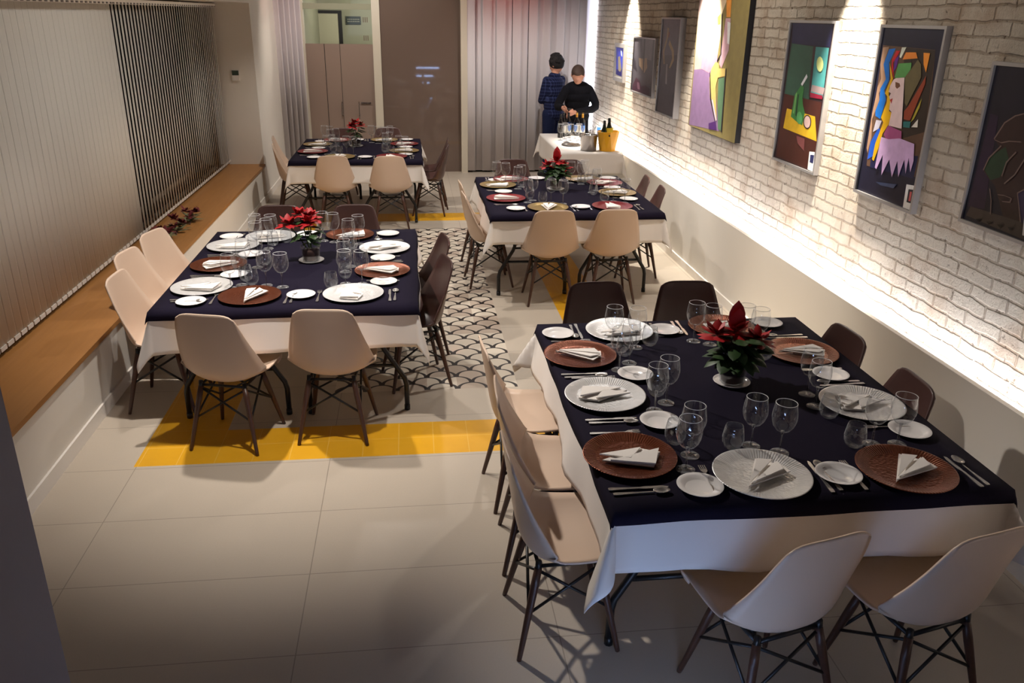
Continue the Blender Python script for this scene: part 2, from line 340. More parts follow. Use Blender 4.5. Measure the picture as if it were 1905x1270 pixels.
ART = {
 'p6': [
  ((95,70,55),[(4.818,2.168),(4.299,2.161),(4.263,1.952),(4.251,1.744),(4.259,1.5),(4.771,1.475),(4.787,1.55),(4.788,1.693)]),
  ((52,42,36),[(4.582,2.163),(4.298,2.159),(4.251,1.744),(4.45,1.683),(4.561,2.005)]),
  ((30,32,70),[(4.742,1.557),(4.267,1.613),(4.271,1.489),(4.732,1.472)]),
  ((165,130,105),[(4.813,2.155),(4.749,2.161),(4.777,2.063),(4.721,1.977),(4.775,1.9),(4.754,1.865),(4.797,1.749),(4.77,1.639),(4.787,1.55),(4.805,1.576),(4.81,1.785),(4.801,1.87),(4.799,1.934),(4.776,1.982),(4.812,2.061)]),
  ((25,110,200),[(4.744,2.148),(4.678,2.155),(4.719,2.075),(4.687,1.979),(4.72,1.923),(4.685,1.871),(4.709,1.759),(4.768,1.771),(4.777,1.798),(4.754,1.865),(4.766,1.928),(4.724,1.985),(4.777,2.063)]),
  ((35,90,200),[(4.711,1.712),(4.668,1.69),(4.718,1.542),(4.774,1.513),(4.772,1.619)]),
  ((190,185,200),[(4.751,1.75),(4.689,1.752),(4.708,1.704),(4.764,1.678)]),
  ((100,45,140),[(4.666,2.095),(4.626,2.123),(4.635,2.053),(4.659,2.025)]),
  ((195,30,40),[(4.666,2.143),(4.625,2.144),(4.677,2.077),(4.639,1.991),(4.682,2.041),(4.695,2.093)]),
  ((240,180,20),[(4.711,2.075),(4.648,1.991),(4.654,1.973),(4.672,1.936),(4.663,1.9),(4.634,1.876),(4.63,1.814),(4.597,1.808),(4.607,1.744),(4.656,1.682),(4.672,1.596),(4.7,1.516),(4.721,1.522),(4.716,1.618),(4.669,1.745),(4.703,1.769),(4.671,1.855),(4.674,1.891),(4.705,1.906),(4.673,1.989)]),
  ((215,220,205),[(4.614,2.162),(4.57,2.165),(4.604,2.106),(4.621,2.11)]),
  ((90,155,85),[(4.618,2.076),(4.492,2.087),(4.488,2.053),(4.529,2.008),(4.616,1.997),(4.634,2.0)]),
  ((230,135,50),[(4.565,2.138),(4.467,2.142),(4.442,2.112),(4.585,2.099)]),
  ((235,145,50),[(4.396,2.143),(4.336,2.143),(4.34,2.045),(4.376,2.084)]),
  ((150,65,40),[(4.334,2.029),(4.327,1.988),(4.404,1.786),(4.466,1.787),(4.476,1.83),(4.446,1.859)]),
  ((105,95,65),[(4.529,2.008),(4.476,2.062),(4.436,2.106),(4.398,2.083),(4.375,2.018),(4.461,1.858),(4.486,1.873)]),
  ((175,160,50),[(4.332,1.913),(4.337,1.862),(4.369,1.798),(4.394,1.778),(4.364,1.85)]),
  ((45,110,110),[(4.465,1.774),(4.395,1.782),(4.392,1.748),(4.458,1.744)]),
  ((225,220,210),[(4.329,1.803),(4.32,1.76),(4.378,1.754)]),
  ((235,205,205),[(4.616,1.997),(4.531,2.006),(4.468,1.734),(4.604,1.735),(4.599,1.812),(4.628,1.823),(4.631,1.868),(4.652,1.893),(4.638,1.912),(4.666,1.918),(4.661,1.954),(4.638,1.987)]),
  ((110,70,50),[(4.614,1.977),(4.569,1.972),(4.557,1.957),(4.585,1.941),(4.605,1.95)]),
  ((180,60,60),[(4.638,1.876),(4.611,1.887),(4.614,1.856)]),
  ((165,80,130),[(4.604,1.735),(4.463,1.721),(4.45,1.683),(4.592,1.65),(4.638,1.68),(4.617,1.724)]),
  ((205,170,215),[(4.659,1.663),(4.578,1.661),(4.466,1.681),(4.318,1.671),(4.295,1.582),(4.305,1.518),(4.346,1.592),(4.347,1.502),(4.384,1.576),(4.411,1.472),(4.449,1.557),(4.475,1.46),(4.533,1.552),(4.586,1.45),(4.608,1.568),(4.65,1.476),(4.67,1.482)]),
  ((60,70,100),[(4.634,1.403),(4.414,1.43),(4.438,1.402),(4.576,1.394)]),
  ((235,232,228),[(4.318,1.449),(4.236,1.456),(4.224,1.305),(4.311,1.313)]),
  ((35,30,40),[(4.289,1.427),(4.236,1.433),(4.234,1.357),(4.286,1.355)]),
  ((200,90,90),[(4.272,1.417),(4.253,1.419),(4.251,1.367),(4.27,1.365)]),
 ],
 'p5': [
  ((35,36,66),[(6.075,2.275),(5.465,2.271),(5.463,2.133),(6.052,2.138)]),
  ((50,82,68),[(6.052,2.138),(5.684,2.129),(5.656,1.779),(6.059,1.787)]),
  ((70,140,140),[(5.665,2.129),(5.475,2.128),(5.458,1.814),(5.653,1.831)]),
  ((150,130,130),[(5.641,1.882),(5.451,1.876),(5.459,1.831),(5.647,1.84)]),
  ((60,40,45),[(5.703,2.128),(5.665,2.129),(5.644,1.831),(5.671,1.795)]),
  ((130,25,50),[(5.65,1.831),(5.462,1.826),(5.463,1.802),(5.643,1.798)]),
  ((66,32,26),[(6.059,1.787),(5.465,1.781),(5.417,1.319),(6.061,1.33)]),
  ((200,160,35),[(5.983,1.69),(5.527,1.682),(5.452,1.525),(6.003,1.546)]),
  ((55,115,60),[(5.805,1.865),(5.752,1.857),(5.755,1.787),(5.733,1.737),(5.687,1.69),(5.699,1.601),(5.797,1.616),(5.901,1.64),(5.886,1.793)]),
  ((30,50,35),[(5.835,1.798),(5.818,1.808),(5.808,1.65),(5.831,1.657)]),
  ((110,160,90),[(5.869,1.803),(5.851,1.814),(5.855,1.663),(5.872,1.67)]),
  ((210,210,215),[(5.741,1.947),(5.721,1.927),(5.784,1.863),(5.808,1.874)]),
  ((80,150,90),[(5.715,1.652),(5.713,1.633),(5.721,1.617),(5.736,1.607),(5.755,1.604),(5.776,1.611),(5.793,1.624),(5.803,1.642),(5.805,1.661),(5.797,1.677),(5.782,1.687),(5.763,1.69),(5.742,1.683),(5.725,1.67)]),
  ((35,25,25),[(5.568,1.641),(5.567,1.621),(5.578,1.602),(5.6,1.59),(5.627,1.587),(5.655,1.593),(5.678,1.607),(5.691,1.627),(5.691,1.648),(5.679,1.666),(5.657,1.678),(5.63,1.681),(5.602,1.675),(5.58,1.661)]),
  ((190,160,155),[(5.581,1.64),(5.58,1.622),(5.588,1.607),(5.605,1.597),(5.626,1.594),(5.648,1.599),(5.666,1.612),(5.677,1.629),(5.678,1.647),(5.669,1.662),(5.652,1.672),(5.631,1.674),(5.609,1.669),(5.591,1.657)]),
  ((200,210,140),[(5.514,2.024),(5.512,2.003),(5.52,1.986),(5.537,1.975),(5.559,1.974),(5.582,1.982),(5.601,1.998),(5.613,2.019),(5.615,2.04),(5.607,2.057),(5.59,2.068),(5.568,2.069),(5.545,2.06),(5.526,2.044)]),
  ((110,60,60),[(5.766,1.522),(5.63,1.518),(5.614,1.436),(5.729,1.473)]),
  ((235,232,228),[(5.53,1.445),(5.451,1.453),(5.436,1.32),(5.522,1.323)]),
  ((40,45,90),[(5.509,1.426),(5.452,1.432),(5.452,1.374),(5.503,1.375)]),
 ],
 'p4': [
  ((140,112,150),[(8.089,1.845),(7.655,1.91),(7.435,1.687),(7.246,1.36),(8.089,1.317)]),
  ((190,165,160),[(8.14,2.458),(7.583,2.45),(7.515,1.947),(7.643,1.871),(8.086,1.834)]),
  ((228,205,170),[(7.93,2.455),(7.385,2.447),(7.488,2.328),(7.453,2.169),(7.486,1.948),(7.732,2.163)]),
  ((205,150,170),[(7.887,2.16),(7.487,2.14),(7.477,1.92),(7.661,1.83),(7.892,1.856)]),
  ((232,150,60),[(7.399,2.447),(7.277,2.446),(7.261,2.31),(7.356,2.31)]),
  ((200,190,80),[(7.583,2.309),(7.505,2.338),(7.493,2.253),(7.554,2.243)]),
  ((205,165,175),[(7.367,2.301),(7.253,2.301),(7.219,2.045),(7.352,1.888),(7.42,1.923),(7.401,2.0)]),
  ((232,230,228),[(7.318,2.274),(7.242,2.265),(7.22,2.092),(7.272,2.099)]),
  ((40,35,40),[(7.476,2.338),(7.454,2.338),(7.386,2.001),(7.469,1.939),(7.486,1.948),(7.41,2.005)]),
  ((212,185,110),[(7.512,1.937),(7.42,1.923),(7.408,1.885),(7.241,1.895),(7.228,1.834),(7.413,1.807),(7.447,1.726),(7.329,1.44),(7.402,1.481),(7.565,1.616),(7.634,1.792),(7.598,1.874)]),
  ((95,130,98),[(7.396,1.798),(7.247,1.823),(7.19,1.367),(7.28,1.376),(7.354,1.596)]),
  ((225,200,215),[(7.535,1.599),(7.487,1.613),(7.332,1.449),(7.358,1.436)]),
  ((40,35,40),[(7.246,1.894),(7.225,1.896),(7.174,1.359),(7.203,1.361)]),
  ((40,35,40),[(7.637,1.831),(7.619,1.833),(7.529,1.619),(7.355,1.427),(7.381,1.434),(7.556,1.607)]),
  ((80,40,110),[(7.528,1.396),(7.358,1.436),(7.305,1.362),(7.513,1.346)]),
 ],
 'p3': [
  ((95,92,104),[(9.256,2.278),(8.631,2.273),(8.652,1.942),(9.219,1.917)]),
  ((150,128,96),[(9.07,2.2),(9.016,2.192),(9.036,2.085),(9.124,1.957),(9.074,1.832),(9.12,1.83),(9.179,1.964),(9.08,2.102)]),
  ((160,138,100),[(8.964,2.079),(8.784,1.98),(8.757,1.885),(8.873,1.799),(8.907,1.806),(8.823,1.899),(8.859,1.968),(8.989,2.034)]),
  ((120,70,70),[(9.025,2.156),(8.98,2.157),(8.984,2.105),(9.029,2.103)]),
  ((150,145,150),[(9.013,1.836),(8.965,1.838),(8.937,1.632),(8.998,1.636)]),
  ((52,50,58),[(8.703,1.543),(8.63,1.611),(8.616,1.488),(8.68,1.464)]),
 ],
 'p2': [
  ((112,108,110),[(10.153,2.075),(9.69,2.077),(9.697,1.838),(10.048,1.84)]),
  ((150,125,98),[(10.253,1.84),(10.068,1.839),(9.894,1.857),(9.845,1.751),(9.964,1.684),(10.207,1.751)]),
  ((60,55,60),[(10.091,2.067),(10.011,2.067),(9.987,1.693),(10.026,1.691)]),
  ((66,38,52),[(10.443,1.517),(10.316,1.61),(10.14,1.581),(10.062,1.525),(9.848,1.552),(9.685,1.525),(9.699,1.44),(10.47,1.451)]),
  ((120,85,100),[(10.261,1.562),(10.154,1.559),(10.091,1.482),(10.217,1.482)]),
  ((45,40,48),[(10.487,1.84),(10.412,1.802),(10.291,1.674),(10.475,1.715)]),
 ],
 'p1': [
  ((52,62,165),[(11.438,1.948),(10.973,1.958),(10.931,1.57),(11.351,1.579)]),
  ((28,26,95),[(11.332,1.643),(10.941,1.677),(10.931,1.57),(11.351,1.579)]),
  ((200,210,235),[(11.173,1.896),(11.093,1.888),(11.064,1.813),(11.127,1.832)]),
  ((128,118,100),[(11.288,1.803),(11.178,1.819),(11.062,1.659),(11.125,1.622),(11.229,1.638)]),
 ],
 'p7': [
  ((45,30,55),[(3.758,1.896),(3.7,1.889),(3.649,1.456),(3.774,1.443)]),
  ((52,34,34),[(3.689,1.788),(3.649,1.867),(3.59,1.908),(3.444,1.943),(3.276,1.47),(3.496,1.432),(3.611,1.574),(3.715,1.628),(3.716,1.665),(3.64,1.749)]),
  ((40,64,46),[(3.704,1.696),(3.601,1.762),(3.56,1.705),(3.595,1.621),(3.652,1.596),(3.712,1.636)]),
  ((70,60,56),[(3.752,1.448),(3.272,1.458),(3.238,1.362),(3.771,1.398)]),
  ((60,50,80),[(3.453,1.577),(3.335,1.635),(3.281,1.483),(3.387,1.45)]),
  ((120,100,92),[(3.695,1.787),(3.649,1.867),(3.642,1.863),(3.688,1.783)]),
  ((120,100,92),[(3.649,1.867),(3.589,1.905),(3.582,1.901),(3.642,1.863)]),
  ((120,100,92),[(3.589,1.905),(3.519,1.926),(3.513,1.922),(3.582,1.901)]),
  ((120,100,92),[(3.519,1.926),(3.444,1.943),(3.438,1.94),(3.513,1.922)]),
  ((120,100,92),[(3.691,1.784),(3.639,1.777),(3.632,1.773),(3.684,1.78)]),
  ((120,100,92),[(3.639,1.777),(3.59,1.791),(3.584,1.787),(3.632,1.773)]),
  ((120,100,92),[(3.59,1.791),(3.511,1.799),(3.504,1.795),(3.584,1.787)]),
  ((120,100,92),[(3.634,1.764),(3.699,1.697),(3.692,1.693),(3.627,1.76)]),
  ((120,100,92),[(3.699,1.697),(3.719,1.635),(3.712,1.631),(3.692,1.693)]),
  ((120,100,92),[(3.719,1.635),(3.637,1.584),(3.63,1.58),(3.712,1.631)]),
  ((120,100,92),[(3.645,1.56),(3.616,1.507),(3.609,1.504),(3.638,1.557)]),
  ((120,100,92),[(3.616,1.507),(3.599,1.444),(3.592,1.441),(3.609,1.504)]),
  ((120,100,92),[(3.555,1.6),(3.5,1.652),(3.493,1.649),(3.548,1.596)]),
  ((120,100,92),[(3.5,1.652),(3.455,1.743),(3.448,1.739),(3.493,1.649)]),
  ((120,100,92),[(3.582,1.63),(3.573,1.696),(3.566,1.692),(3.575,1.627)]),
  ((120,100,92),[(3.573,1.696),(3.525,1.752),(3.518,1.748),(3.566,1.692)]),
  ((120,100,92),[(3.579,1.544),(3.537,1.549),(3.53,1.546),(3.572,1.541)]),
  ((120,100,92),[(3.537,1.549),(3.483,1.546),(3.477,1.543),(3.53,1.546)]),
  ((120,100,92),[(3.483,1.546),(3.487,1.528),(3.48,1.524),(3.477,1.543)]),
  ((120,100,92),[(3.487,1.528),(3.538,1.52),(3.531,1.517),(3.48,1.524)]),
  ((120,100,92),[(3.538,1.52),(3.575,1.534),(3.568,1.531),(3.531,1.517)]),
  ((120,100,92),[(3.407,1.607),(3.453,1.577),(3.446,1.574),(3.4,1.604)]),
  ((120,100,92),[(3.453,1.577),(3.422,1.52),(3.416,1.517),(3.446,1.574)]),
  ((120,100,92),[(3.422,1.52),(3.39,1.457),(3.383,1.454),(3.416,1.517)]),
  ((25,20,22),[(3.687,1.4),(3.65,1.41),(3.667,1.391)]),
  ((25,20,22),[(3.608,1.405),(3.572,1.414),(3.587,1.395)]),
  ((25,20,22),[(3.531,1.41),(3.496,1.417),(3.511,1.399)]),
  ((25,20,22),[(3.458,1.415),(3.423,1.42),(3.438,1.402)]),
  ((225,222,220),[(3.374,1.503),(3.29,1.508),(3.251,1.4),(3.355,1.402)]),
  ((40,35,45),[(3.355,1.486),(3.285,1.496),(3.265,1.439),(3.346,1.432)]),
 ],
}
# ------------------------------------------------------------------ room shell
def sbox(name, mat, *a): bm = B(); box(bm, *a); return struct(name, bm, mat)
YB = 13.0; XB = 2.78; ZC = 3.0
sbox('floor', 'floor', -2.6, 2.9, -3.0, 15.6, -0.05, 0.0)
sbox('ceiling', 'ceiling', -2.7, 2.95, -3.0, 13.1, ZC, ZC + 0.05)
sbox('wall_right', 'brick', XB, XB + 0.12, -3.0, 13.0, 0.0, ZC)
# low white wall in front of the brick with the hidden light channel behind its lip
bm = B(); box(bm, 2.63, 2.66, -3.0, 12.6, 0.0, 0.69); box(bm, 2.66, XB, -3.0, 12.6, 0.0, 0.60)
lw = struct('wall_low_right', bm, 'wall')
bm = B(); box(bm, 2.668, 2.70, -2.9, 12.6, 0.6005, 0.615)
tag(obj('led_strip', bm, 'led'), 'cold white light strip glowing in the ledge along the foot of the brick wall', 'light strip')
bm = B(); box(bm, 2.735, 2.765, 12.87, 12.90, 0.66, ZC - 0.01)
tag(obj('led_strip', bm, 'led_v'), 'vertical white light strip in the corner between curtain and brick wall', 'light strip')
sbox('baseboard_right', 'trim', 2.615, 2.63, -3.0, 12.6, 0.0, 0.075)
# left side: bench, niche with blinds
bm = B(); box(bm, -2.6, -1.91, -3.0, 11.0, 0.0, 0.435); struct('wall_bench_left', bm, 'wall')
bm = B(); box(bm, -2.44, -1.895, -3.0, 11.0, 0.435, 0.465); tag(obj('bench_top', bm, 'wood'), 'long honey brown wooden bench top under the left window blind', 'bench')
sbox('baseboard_left', 'trim', -1.91, -1.897, -3.0, 13.0, 0.0, 0.085)
bm = B(); box(bm, -2.6, -1.91, 11.0, 13.1, 0.0, ZC); struct('wall_left', bm, 'wall')
bm = B(); box(bm, -2.6, -1.91, -3.0, 11.0, 2.39, ZC); struct('wall_left_lintel', bm, 'wall')
bm = B(); box(bm, -2.56, -2.5, -3.0, 11.0, 0.465, 2.39); w = struct('window_1', bm, 'night')
bm = B()
for y in range(-2, 11, 2): box(bm, -2.5, -2.47, y, y + 0.05, 0.465, 2.39)
struct('window_frame', bm, 'black_metal', w)
# back wall with corridor door, grey glass, curtain
def bpart(name, mat, parent, *a, **k): bm = B(); box(bm, *a); return obj(name, bm, mat, parent)
sbox('wall_back', 'wall', 2.70, 2.9, 13.02, 13.12, 0.0, ZC)
sbox('wall_dark_backing', 'night', 0.85, 2.70, 13.02, 13.12, 0.0, ZC)  # dark sheet added behind the curtain so its gaps look dark
sbox('wall_back_left', 'wall', -1.91, -1.53, 13.02, 13.12, 0.0, ZC)
sbox('trim_1', 'post', -0.535, -0.42, 12.94, 13.08, 0.0, ZC)
sbox('trim_2', 'post', 0.755, 0.85, 12.90, 13.08, 0.0, ZC)
sbox('trim_3', 'post', -1.56, -1.51, 12.96, 13.08, 0.0, ZC)
bm = B(); box(bm, -1.51, -0.535, 12.98, 13.06, 2.34, 2.42); struct('trim_4', bm, 'hall_wall')
sbox('window_2', 'grey_glass', -0.42, 0.755, 13.0, 13.03, 0.0, ZC)
bm = B(); box(bm, -1.51, -0.535, 13.0, 13.02, 0.0, 1.87); d = struct('door_1', bm, 'frost')
gb = B(); box(gb, -1.51, -0.535, 13.0, 13.012, 1.87, 2.34); obj('clear_pane', gb, 'glass', d)
gb = B(); box(gb, -1.51, -0.535, 13.0, 13.012, 2.42, ZC); obj('top_pane', gb, 'glass', d)
gb = B(); box(gb, -1.245, -1.238, 12.996, 13.0, 0.0, 1.87); box(gb, -1.02, -1.015, 12.996, 13.0, 0.3, 1.87); obj('pane_joint', gb, 'black_metal', d)
for hx in (-1.03, -0.78):
    gb = B(); tube(gb, [(hx, 12.99, 0.85), (hx, 12.95, 0.87), (hx, 12.95, 1.03), (hx, 12.99, 1.05)], 0.008); obj('door_handle', gb, 'brush_steel', d)
gb = B(); box(gb, -0.75, -0.60, 12.97, 13.0, 1.03, 1.045); obj('reflection_bar', gb, 'brush_steel', d)  # bar standing in for a light reflection in the door glass
for z in (1.92, 2.17):
    gb = B()
    for k in range(3): box(gb, -0.665 + k * 0.028, -0.650 + k * 0.028, 12.994, 13.0, z, z + 0.07)
    obj('pane_marking', gb, plain('grey_marking', (112, 100, 84), 0.6), d)
# corridor behind the door
sbox('wall_corridor', 'hall_wall', -2.4, 1.2, 15.4, 15.5, 0.0, ZC)
bm = B(); box(bm, -1.62, -1.53, 13.1, 15.4, 0.0, ZC); struct('wall_corridor_left', bm, 'hall_wall')
bm = B(); box(bm, -2.4, -1.2, 15.34, 15.40, 0.0, 2.28); d2 = struct('door_2', bm, plain('pale_door', (190, 186, 160), 0.6))
gb = B(); box(gb, -2.4, -1.14, 15.33, 15.41, 2.28, 2.33); box(gb, -1.2, -1.14, 15.33, 15.41, 0.0, 2.28); obj('door_frame', gb, 'black_metal', d2)
sbox('ceiling_corridor', 'ceiling', -2.4, 1.2, 13.1, 15.5, 2.75, 2.8)
bm = B(); box(bm, -1.07, -0.82, 15.37, 15.40, 2.11, 2.24); sg = obj('wall_sign', bm, 'sign_dark')
tag(sg, 'small dark rectangular sign on the corridor wall seen through the glass door', 'sign')
gb = B()
for r in range(2):
    for k in range(7): box(gb, -1.045 + k * 0.03, -1.025 + k * 0.03, 15.366, 15.37, 2.15 + r * 0.035, 2.165 + r * 0.035)
obj('lettering', gb, 'sign_ink', sg)
l = bpy.data.lights.new('corridor_light', 'POINT'); l.energy = 45; l.color = (1.0, 0.95, 0.78); l.shadow_soft_size = 0.2
lo = bpy.data.objects.new('corridor_light', l); COL.objects.link(lo); lo.location = (-0.3, 14.2, 2.5)
# wall end beside the stair, at the left edge of the view
sbox('wall_stair', 'wall_cool', -0.80, -0.62, -1.0, 1.19, 0.0, ZC)
sbox('wall_rear', 'rear', -2.6, 2.9, -3.1, -3.0, 0.0, ZC)
# stairs with lit treads that the camera stands on
st = thing('staircase', 'grey stair flight with lit tread edges below the viewpoint', 'staircase')
led_x = [[(0.18, 0.84)], [(0.176, 0.75)], [(0.34, 0.54), (0.62, 0.79)], [(0.59, 0.82)], [(0.52, 0.81)]]
for i, z in enumerate((0.833, 0.628, 0.456, 0.273, 0.09)):
    y = 0.7 + 0.27 * i
    bm = B(); box(bm, -0.1, 0.9, y - 0.28, y, max(0, z - 0.12), z + 0.05); obj('step', bm, 'wall_cool', st)
    for x0, x1 in led_x[i]:
        bm = B(); box(bm, x0, x1, y, y + 0.006, z - 0.015, z + 0.015); obj('tread_light', bm, 'tread_led', st)

# ------------------------------------------------------------------ vertical blinds
def slat_blind(name, label, slats, plane, mat, rail=None, bottom=True, extra=None):
    t = thing(name, label, 'blind' if 'blind' in name else 'curtain'); me = {}
    for (cx, cy, ang, w, z0, z1, dx) in slats:
        key = (w, z0, z1)
        if key not in me:
            bm = B(); n = 7; fr = []; bul = plane == 'x'
            for k in range(n):
                u = k / (n - 1) - 0.5
                fr.append((u * w, (0.0 if bul else 0.006) * (1 - 4 * u * u)))
            a = [bm.verts.new((0.0 + b_, y_, z0)) for y_, b_ in fr]; b2 = [bm.verts.new((b_, y_, z1)) for y_, b_ in fr]
            for k in range(n - 1): bm.faces.new((a[k], a[k + 1], b2[k + 1], b2[k]))
            o = obj('slat', bm, mat, t, True); md = o.modifiers.new('thick', 'SOLIDIFY'); md.thickness = 0.0012; me[key] = o
        else:
            o = me[key].copy(); COL.objects.link(o); o.parent = t
        o.location = (cx, cy, 0); o.rotation_euler = (0, 0, ang)
    return t
X0 = -2.33
sl = []; y = 2.6
while y < 7.29: sl.append((X0 + 0.0005 * (int(y / 0.089) % 2), y, 0.0, 0.0905, 0.50, 2.335, 0)); y += 0.089
b1 = slat_blind('vertical_blind', 'closed cream vertical blind covering the near half of the left window', sl, 'x', 'blind')
sl = []; y = 7.335
while y < 11.0 - 0.03: sl.append((X0, y, math.radians(8.0 if y < 10.3 else 9.5), 0.089, 0.50, 2.335, 0)); y += 0.089
b2 = slat_blind('vertical_blind', 'half open striped vertical blind covering the far half of the left window', sl, 'x', 'blind')
for t, y0, y1 in ((b1, -2.9, 7.29), (b2, 7.29, 10.99)):
    bm = B(); box(bm, X0 - 0.022, X0 + 0.022, y0, y1, 2.335, 2.375); obj('head_rail', bm, 'trim', t)
    bm = B(); yy = max(y0, 2.6)
    while yy < y1: box(bm, X0 + 0.020, X0 + 0.026, yy, yy + 0.04, 2.338, 2.350); yy += 0.089
    obj('carrier_row', bm, 'dark_rail', t)
    bm = B(); yy = max(y0, 2.6)
    while yy < y1 - 0.05: box(bm, X0 - 0.003, X0 + 0.006, yy + 0.0, yy + 0.072, 0.497, 0.522); yy += 0.089
    obj('bottom_weights', bm, 'chain', t)
# back curtain of wide panels, right of the glass
sl = []; rnd = random.Random(3); x = 0.90; k = 0
while x < 2.72:
    sl.append((x, 12.9 + (0.03 if k % 2 else 0.0), PI / 2 + math.radians(rnd.choice((-9, -5, 4, 8))), 0.137, 0.03, 2.96, 0)); x += 0.141 if k in (0, 5, 7, 14) else 0.102; k += 1
slat_blind('panel_curtain', 'pale grey curtain of tall overlapping fabric strips behind the two men', sl, 'y', 'curtain')
bm = B(); box(bm, 0.85, 2.73, 12.88, 12.96, 2.96, 2.995); c_ = bpy.data.objects['panel_curtain']; obj('head_rail', bm, 'trim', c_)
sl = []; x = -1.88
while x < -1.55: sl.append((x, 12.88, PI / 2 + math.radians(-35), 0.13, 0.03, 2.96, 0)); x += 0.075
c2 = slat_blind('panel_curtain', 'narrow gathered grey curtain strips in the far left corner beside the glass door', sl, 'y', 'curtain')
bm = B(); box(bm, -1.90, -1.55, 12.85, 12.92, 2.96, 2.995); obj('head_rail', bm, 'trim', c2)
# thermostat
th = thing('thermostat', 'small white thermostat with dark screen on wall right of the left blind', 'thermostat', (-2.15, 10.99, 1.57))
bm = B(); box(bm, -0.045, 0.045, -0.012, 0.01, -0.075, 0.05); obj('housing', bm, 'trim', th)
bm = B(); box(bm, -0.04, 0.04, -0.016, -0.012, -0.012, 0.045); obj('screen', bm, 'screen', th)

# ------------------------------------------------------------------ paintings
def painting(key, label, y0, y1, z0, z1, bgc, frame, depth=0.024, mat_c=None, fw=0.017):
    yc = (y0 + y1) / 2; t = thing('painting', label, 'painting', (XB, yc, z0), 0, None)
    back = -depth
    if frame:
        bm = B()
        for a in ((y0, y1, z0, z0 + fw), (y0, y1, z1 - fw, z1), (y0, y0 + fw, z0 + fw, z1 - fw), (y1 - fw, y1, z0 + fw, z1 - fw)):
            box(bm, -depth - 0.012, 0, a[0] - yc, a[1] - yc, a[2] - z0, a[3] - z0)
        obj('frame', bm, frame, t)
    else: fw = 0.0
    bm = B(); box(bm, -depth, -0.002 if not frame else -0.01, y0 + fw - yc, y1 - fw - yc, fw, z1 - z0 - fw)
    o = obj('canvas', bm, [art_mat(bgc), 'black_edge'] if not frame else art_mat(bgc), t)
    if not frame:
        for p in o.data.polygons:
            if abs(p.normal.x) < 0.5: p.material_index = 1
    bm = B(); mats = []; cols = {}
    for i, (c, pts) in enumerate(ART[key]):
        if c not in cols: cols[c] = len(mats); mats.append(art_mat(c))
        x = -depth - 0.0008 - 0.00022 * min(i, 30)
        q = []
        for (yy, zz) in pts:
            yy = min(max(yy, y0 + fw + 0.002), y1 - fw - 0.002); zz = min(max(zz, z0 + fw + 0.002), z1 - fw - 0.002)
            if not q or (abs(q[-1][0] - yy) + abs(q[-1][1] - zz)) > 1e-4: q.append((yy, zz))
        if len(q) < 3: continue
        vs = [bm.verts.new((x, yy - yc, zz - z0)) for yy, zz in q]
        f = bm.faces.new(vs); f.material_index = cols[c]; f.normal_update()
    bmesh.ops.triangulate(bm, faces=bm.faces[:]); obj('painted_picture', bm, mats, t)
    return t
_am = {}
def art_mat(c):
    if c not in _am:
        t = NT('paint'); v, x, y, z = t.coord(); col = srgb(c)
        t.set(t.mix(t.noise(v, 14, 4), tuple(k * 0.72 for k in col), tuple(min(1, k * 1.28) for k in col)), 0.35, 0, 0.4); _am[c] = t.m
    return _am[c]
painting('p1', 'small blue figure painting in pale frame, farthest on the brick wall', 10.93, 11.47, 1.50, 1.975, (150, 146, 140), 'grey_frame', 0.03, fw=0.05)
painting('p2', 'grey and plum abstract painting, second from the back curtain', 9.55, 10.52, 1.43, 2.08, (78, 74, 80), 'grey_frame')
painting('p3', 'tall narrow grey painting with tan loops, left of the large canvas', 8.60, 9.28, 1.31, 2.30, (78, 74, 84), 'grey_frame', 0.05)
painting('p4', 'large unframed lilac and olive figure canvas with black edges', 6.86, 8.12, 1.31, 2.88, (142, 128, 78), None, 0.05)
painting('p5', 'still life painting of green vase, egg and moon window on yellow table', 5.41, 6.11, 1.30, 2.295, (44, 30, 34), 'grey_frame')
painting('p6', 'framed painting of white face profile with yellow and blue hair', 4.22, 4.86, 1.30, 2.28, (27, 27, 48), 'grey_frame')
painting('p7', 'dark painting of outlined brown figure at the right edge of the picture', 3.02, 3.81, 1.36, 2.13, (28, 26, 40), 'grey_frame', 0.026)
# glass sheets of the framed pictures
# ------------------------------------------------------------------ chairs
def shell_bm():
    ctrl = [(.262, .392, .180, .0), (.245, .415, .198, .006), (.20, .428, .215, .018), (.11, .420, .230, .034), (.02, .406, .239, .052), (-.06, .396, .244, .074),
            (-.128, .408, .246, .096), (-.170, .455, .243, .104), (-.190, .530, .231, .086), (-.204, .615, .211, .056), (-.217, .700, .190, .031), (-.229, .780, .170, .014), (-.236, .835, .156, .008)]
    P = catmull(ctrl, 3); nu = 14; bm = B(); rows = []
    for i, (y, z, w, q) in enumerate(P):
        t = P[min(i + 1, len(P) - 1)][:2] - P[max(i - 1, 0)][:2]; t = t / (np.linalg.norm(t) + 1e-9)
        n = (t[1], -t[0]); v = i / (len(P) - 1); row = []
        for j in range(nu + 1):
            u = -1 + 2 * j / nu; k = abs(u) ** 2.4
            yy = y + n[0] * q * k; zz = z + n[1] * q * k
            if v > 0.86: zz -= 0.032 * ((v - 0.86) / 0.14) ** 2 * abs(u) ** 6
            if v < 0.12: yy -= 0.05 * ((0.12 - v) / 0.12) ** 2 * abs(u) ** 4
            row.append(bm.verts.new((u * w, yy, zz)))
        rows.append(row)
    for a, b in zip(rows, rows[1:]):
        for j in range(nu): bm.faces.new((a[j], a[j + 1], b[j + 1], b[j]))
    return bm
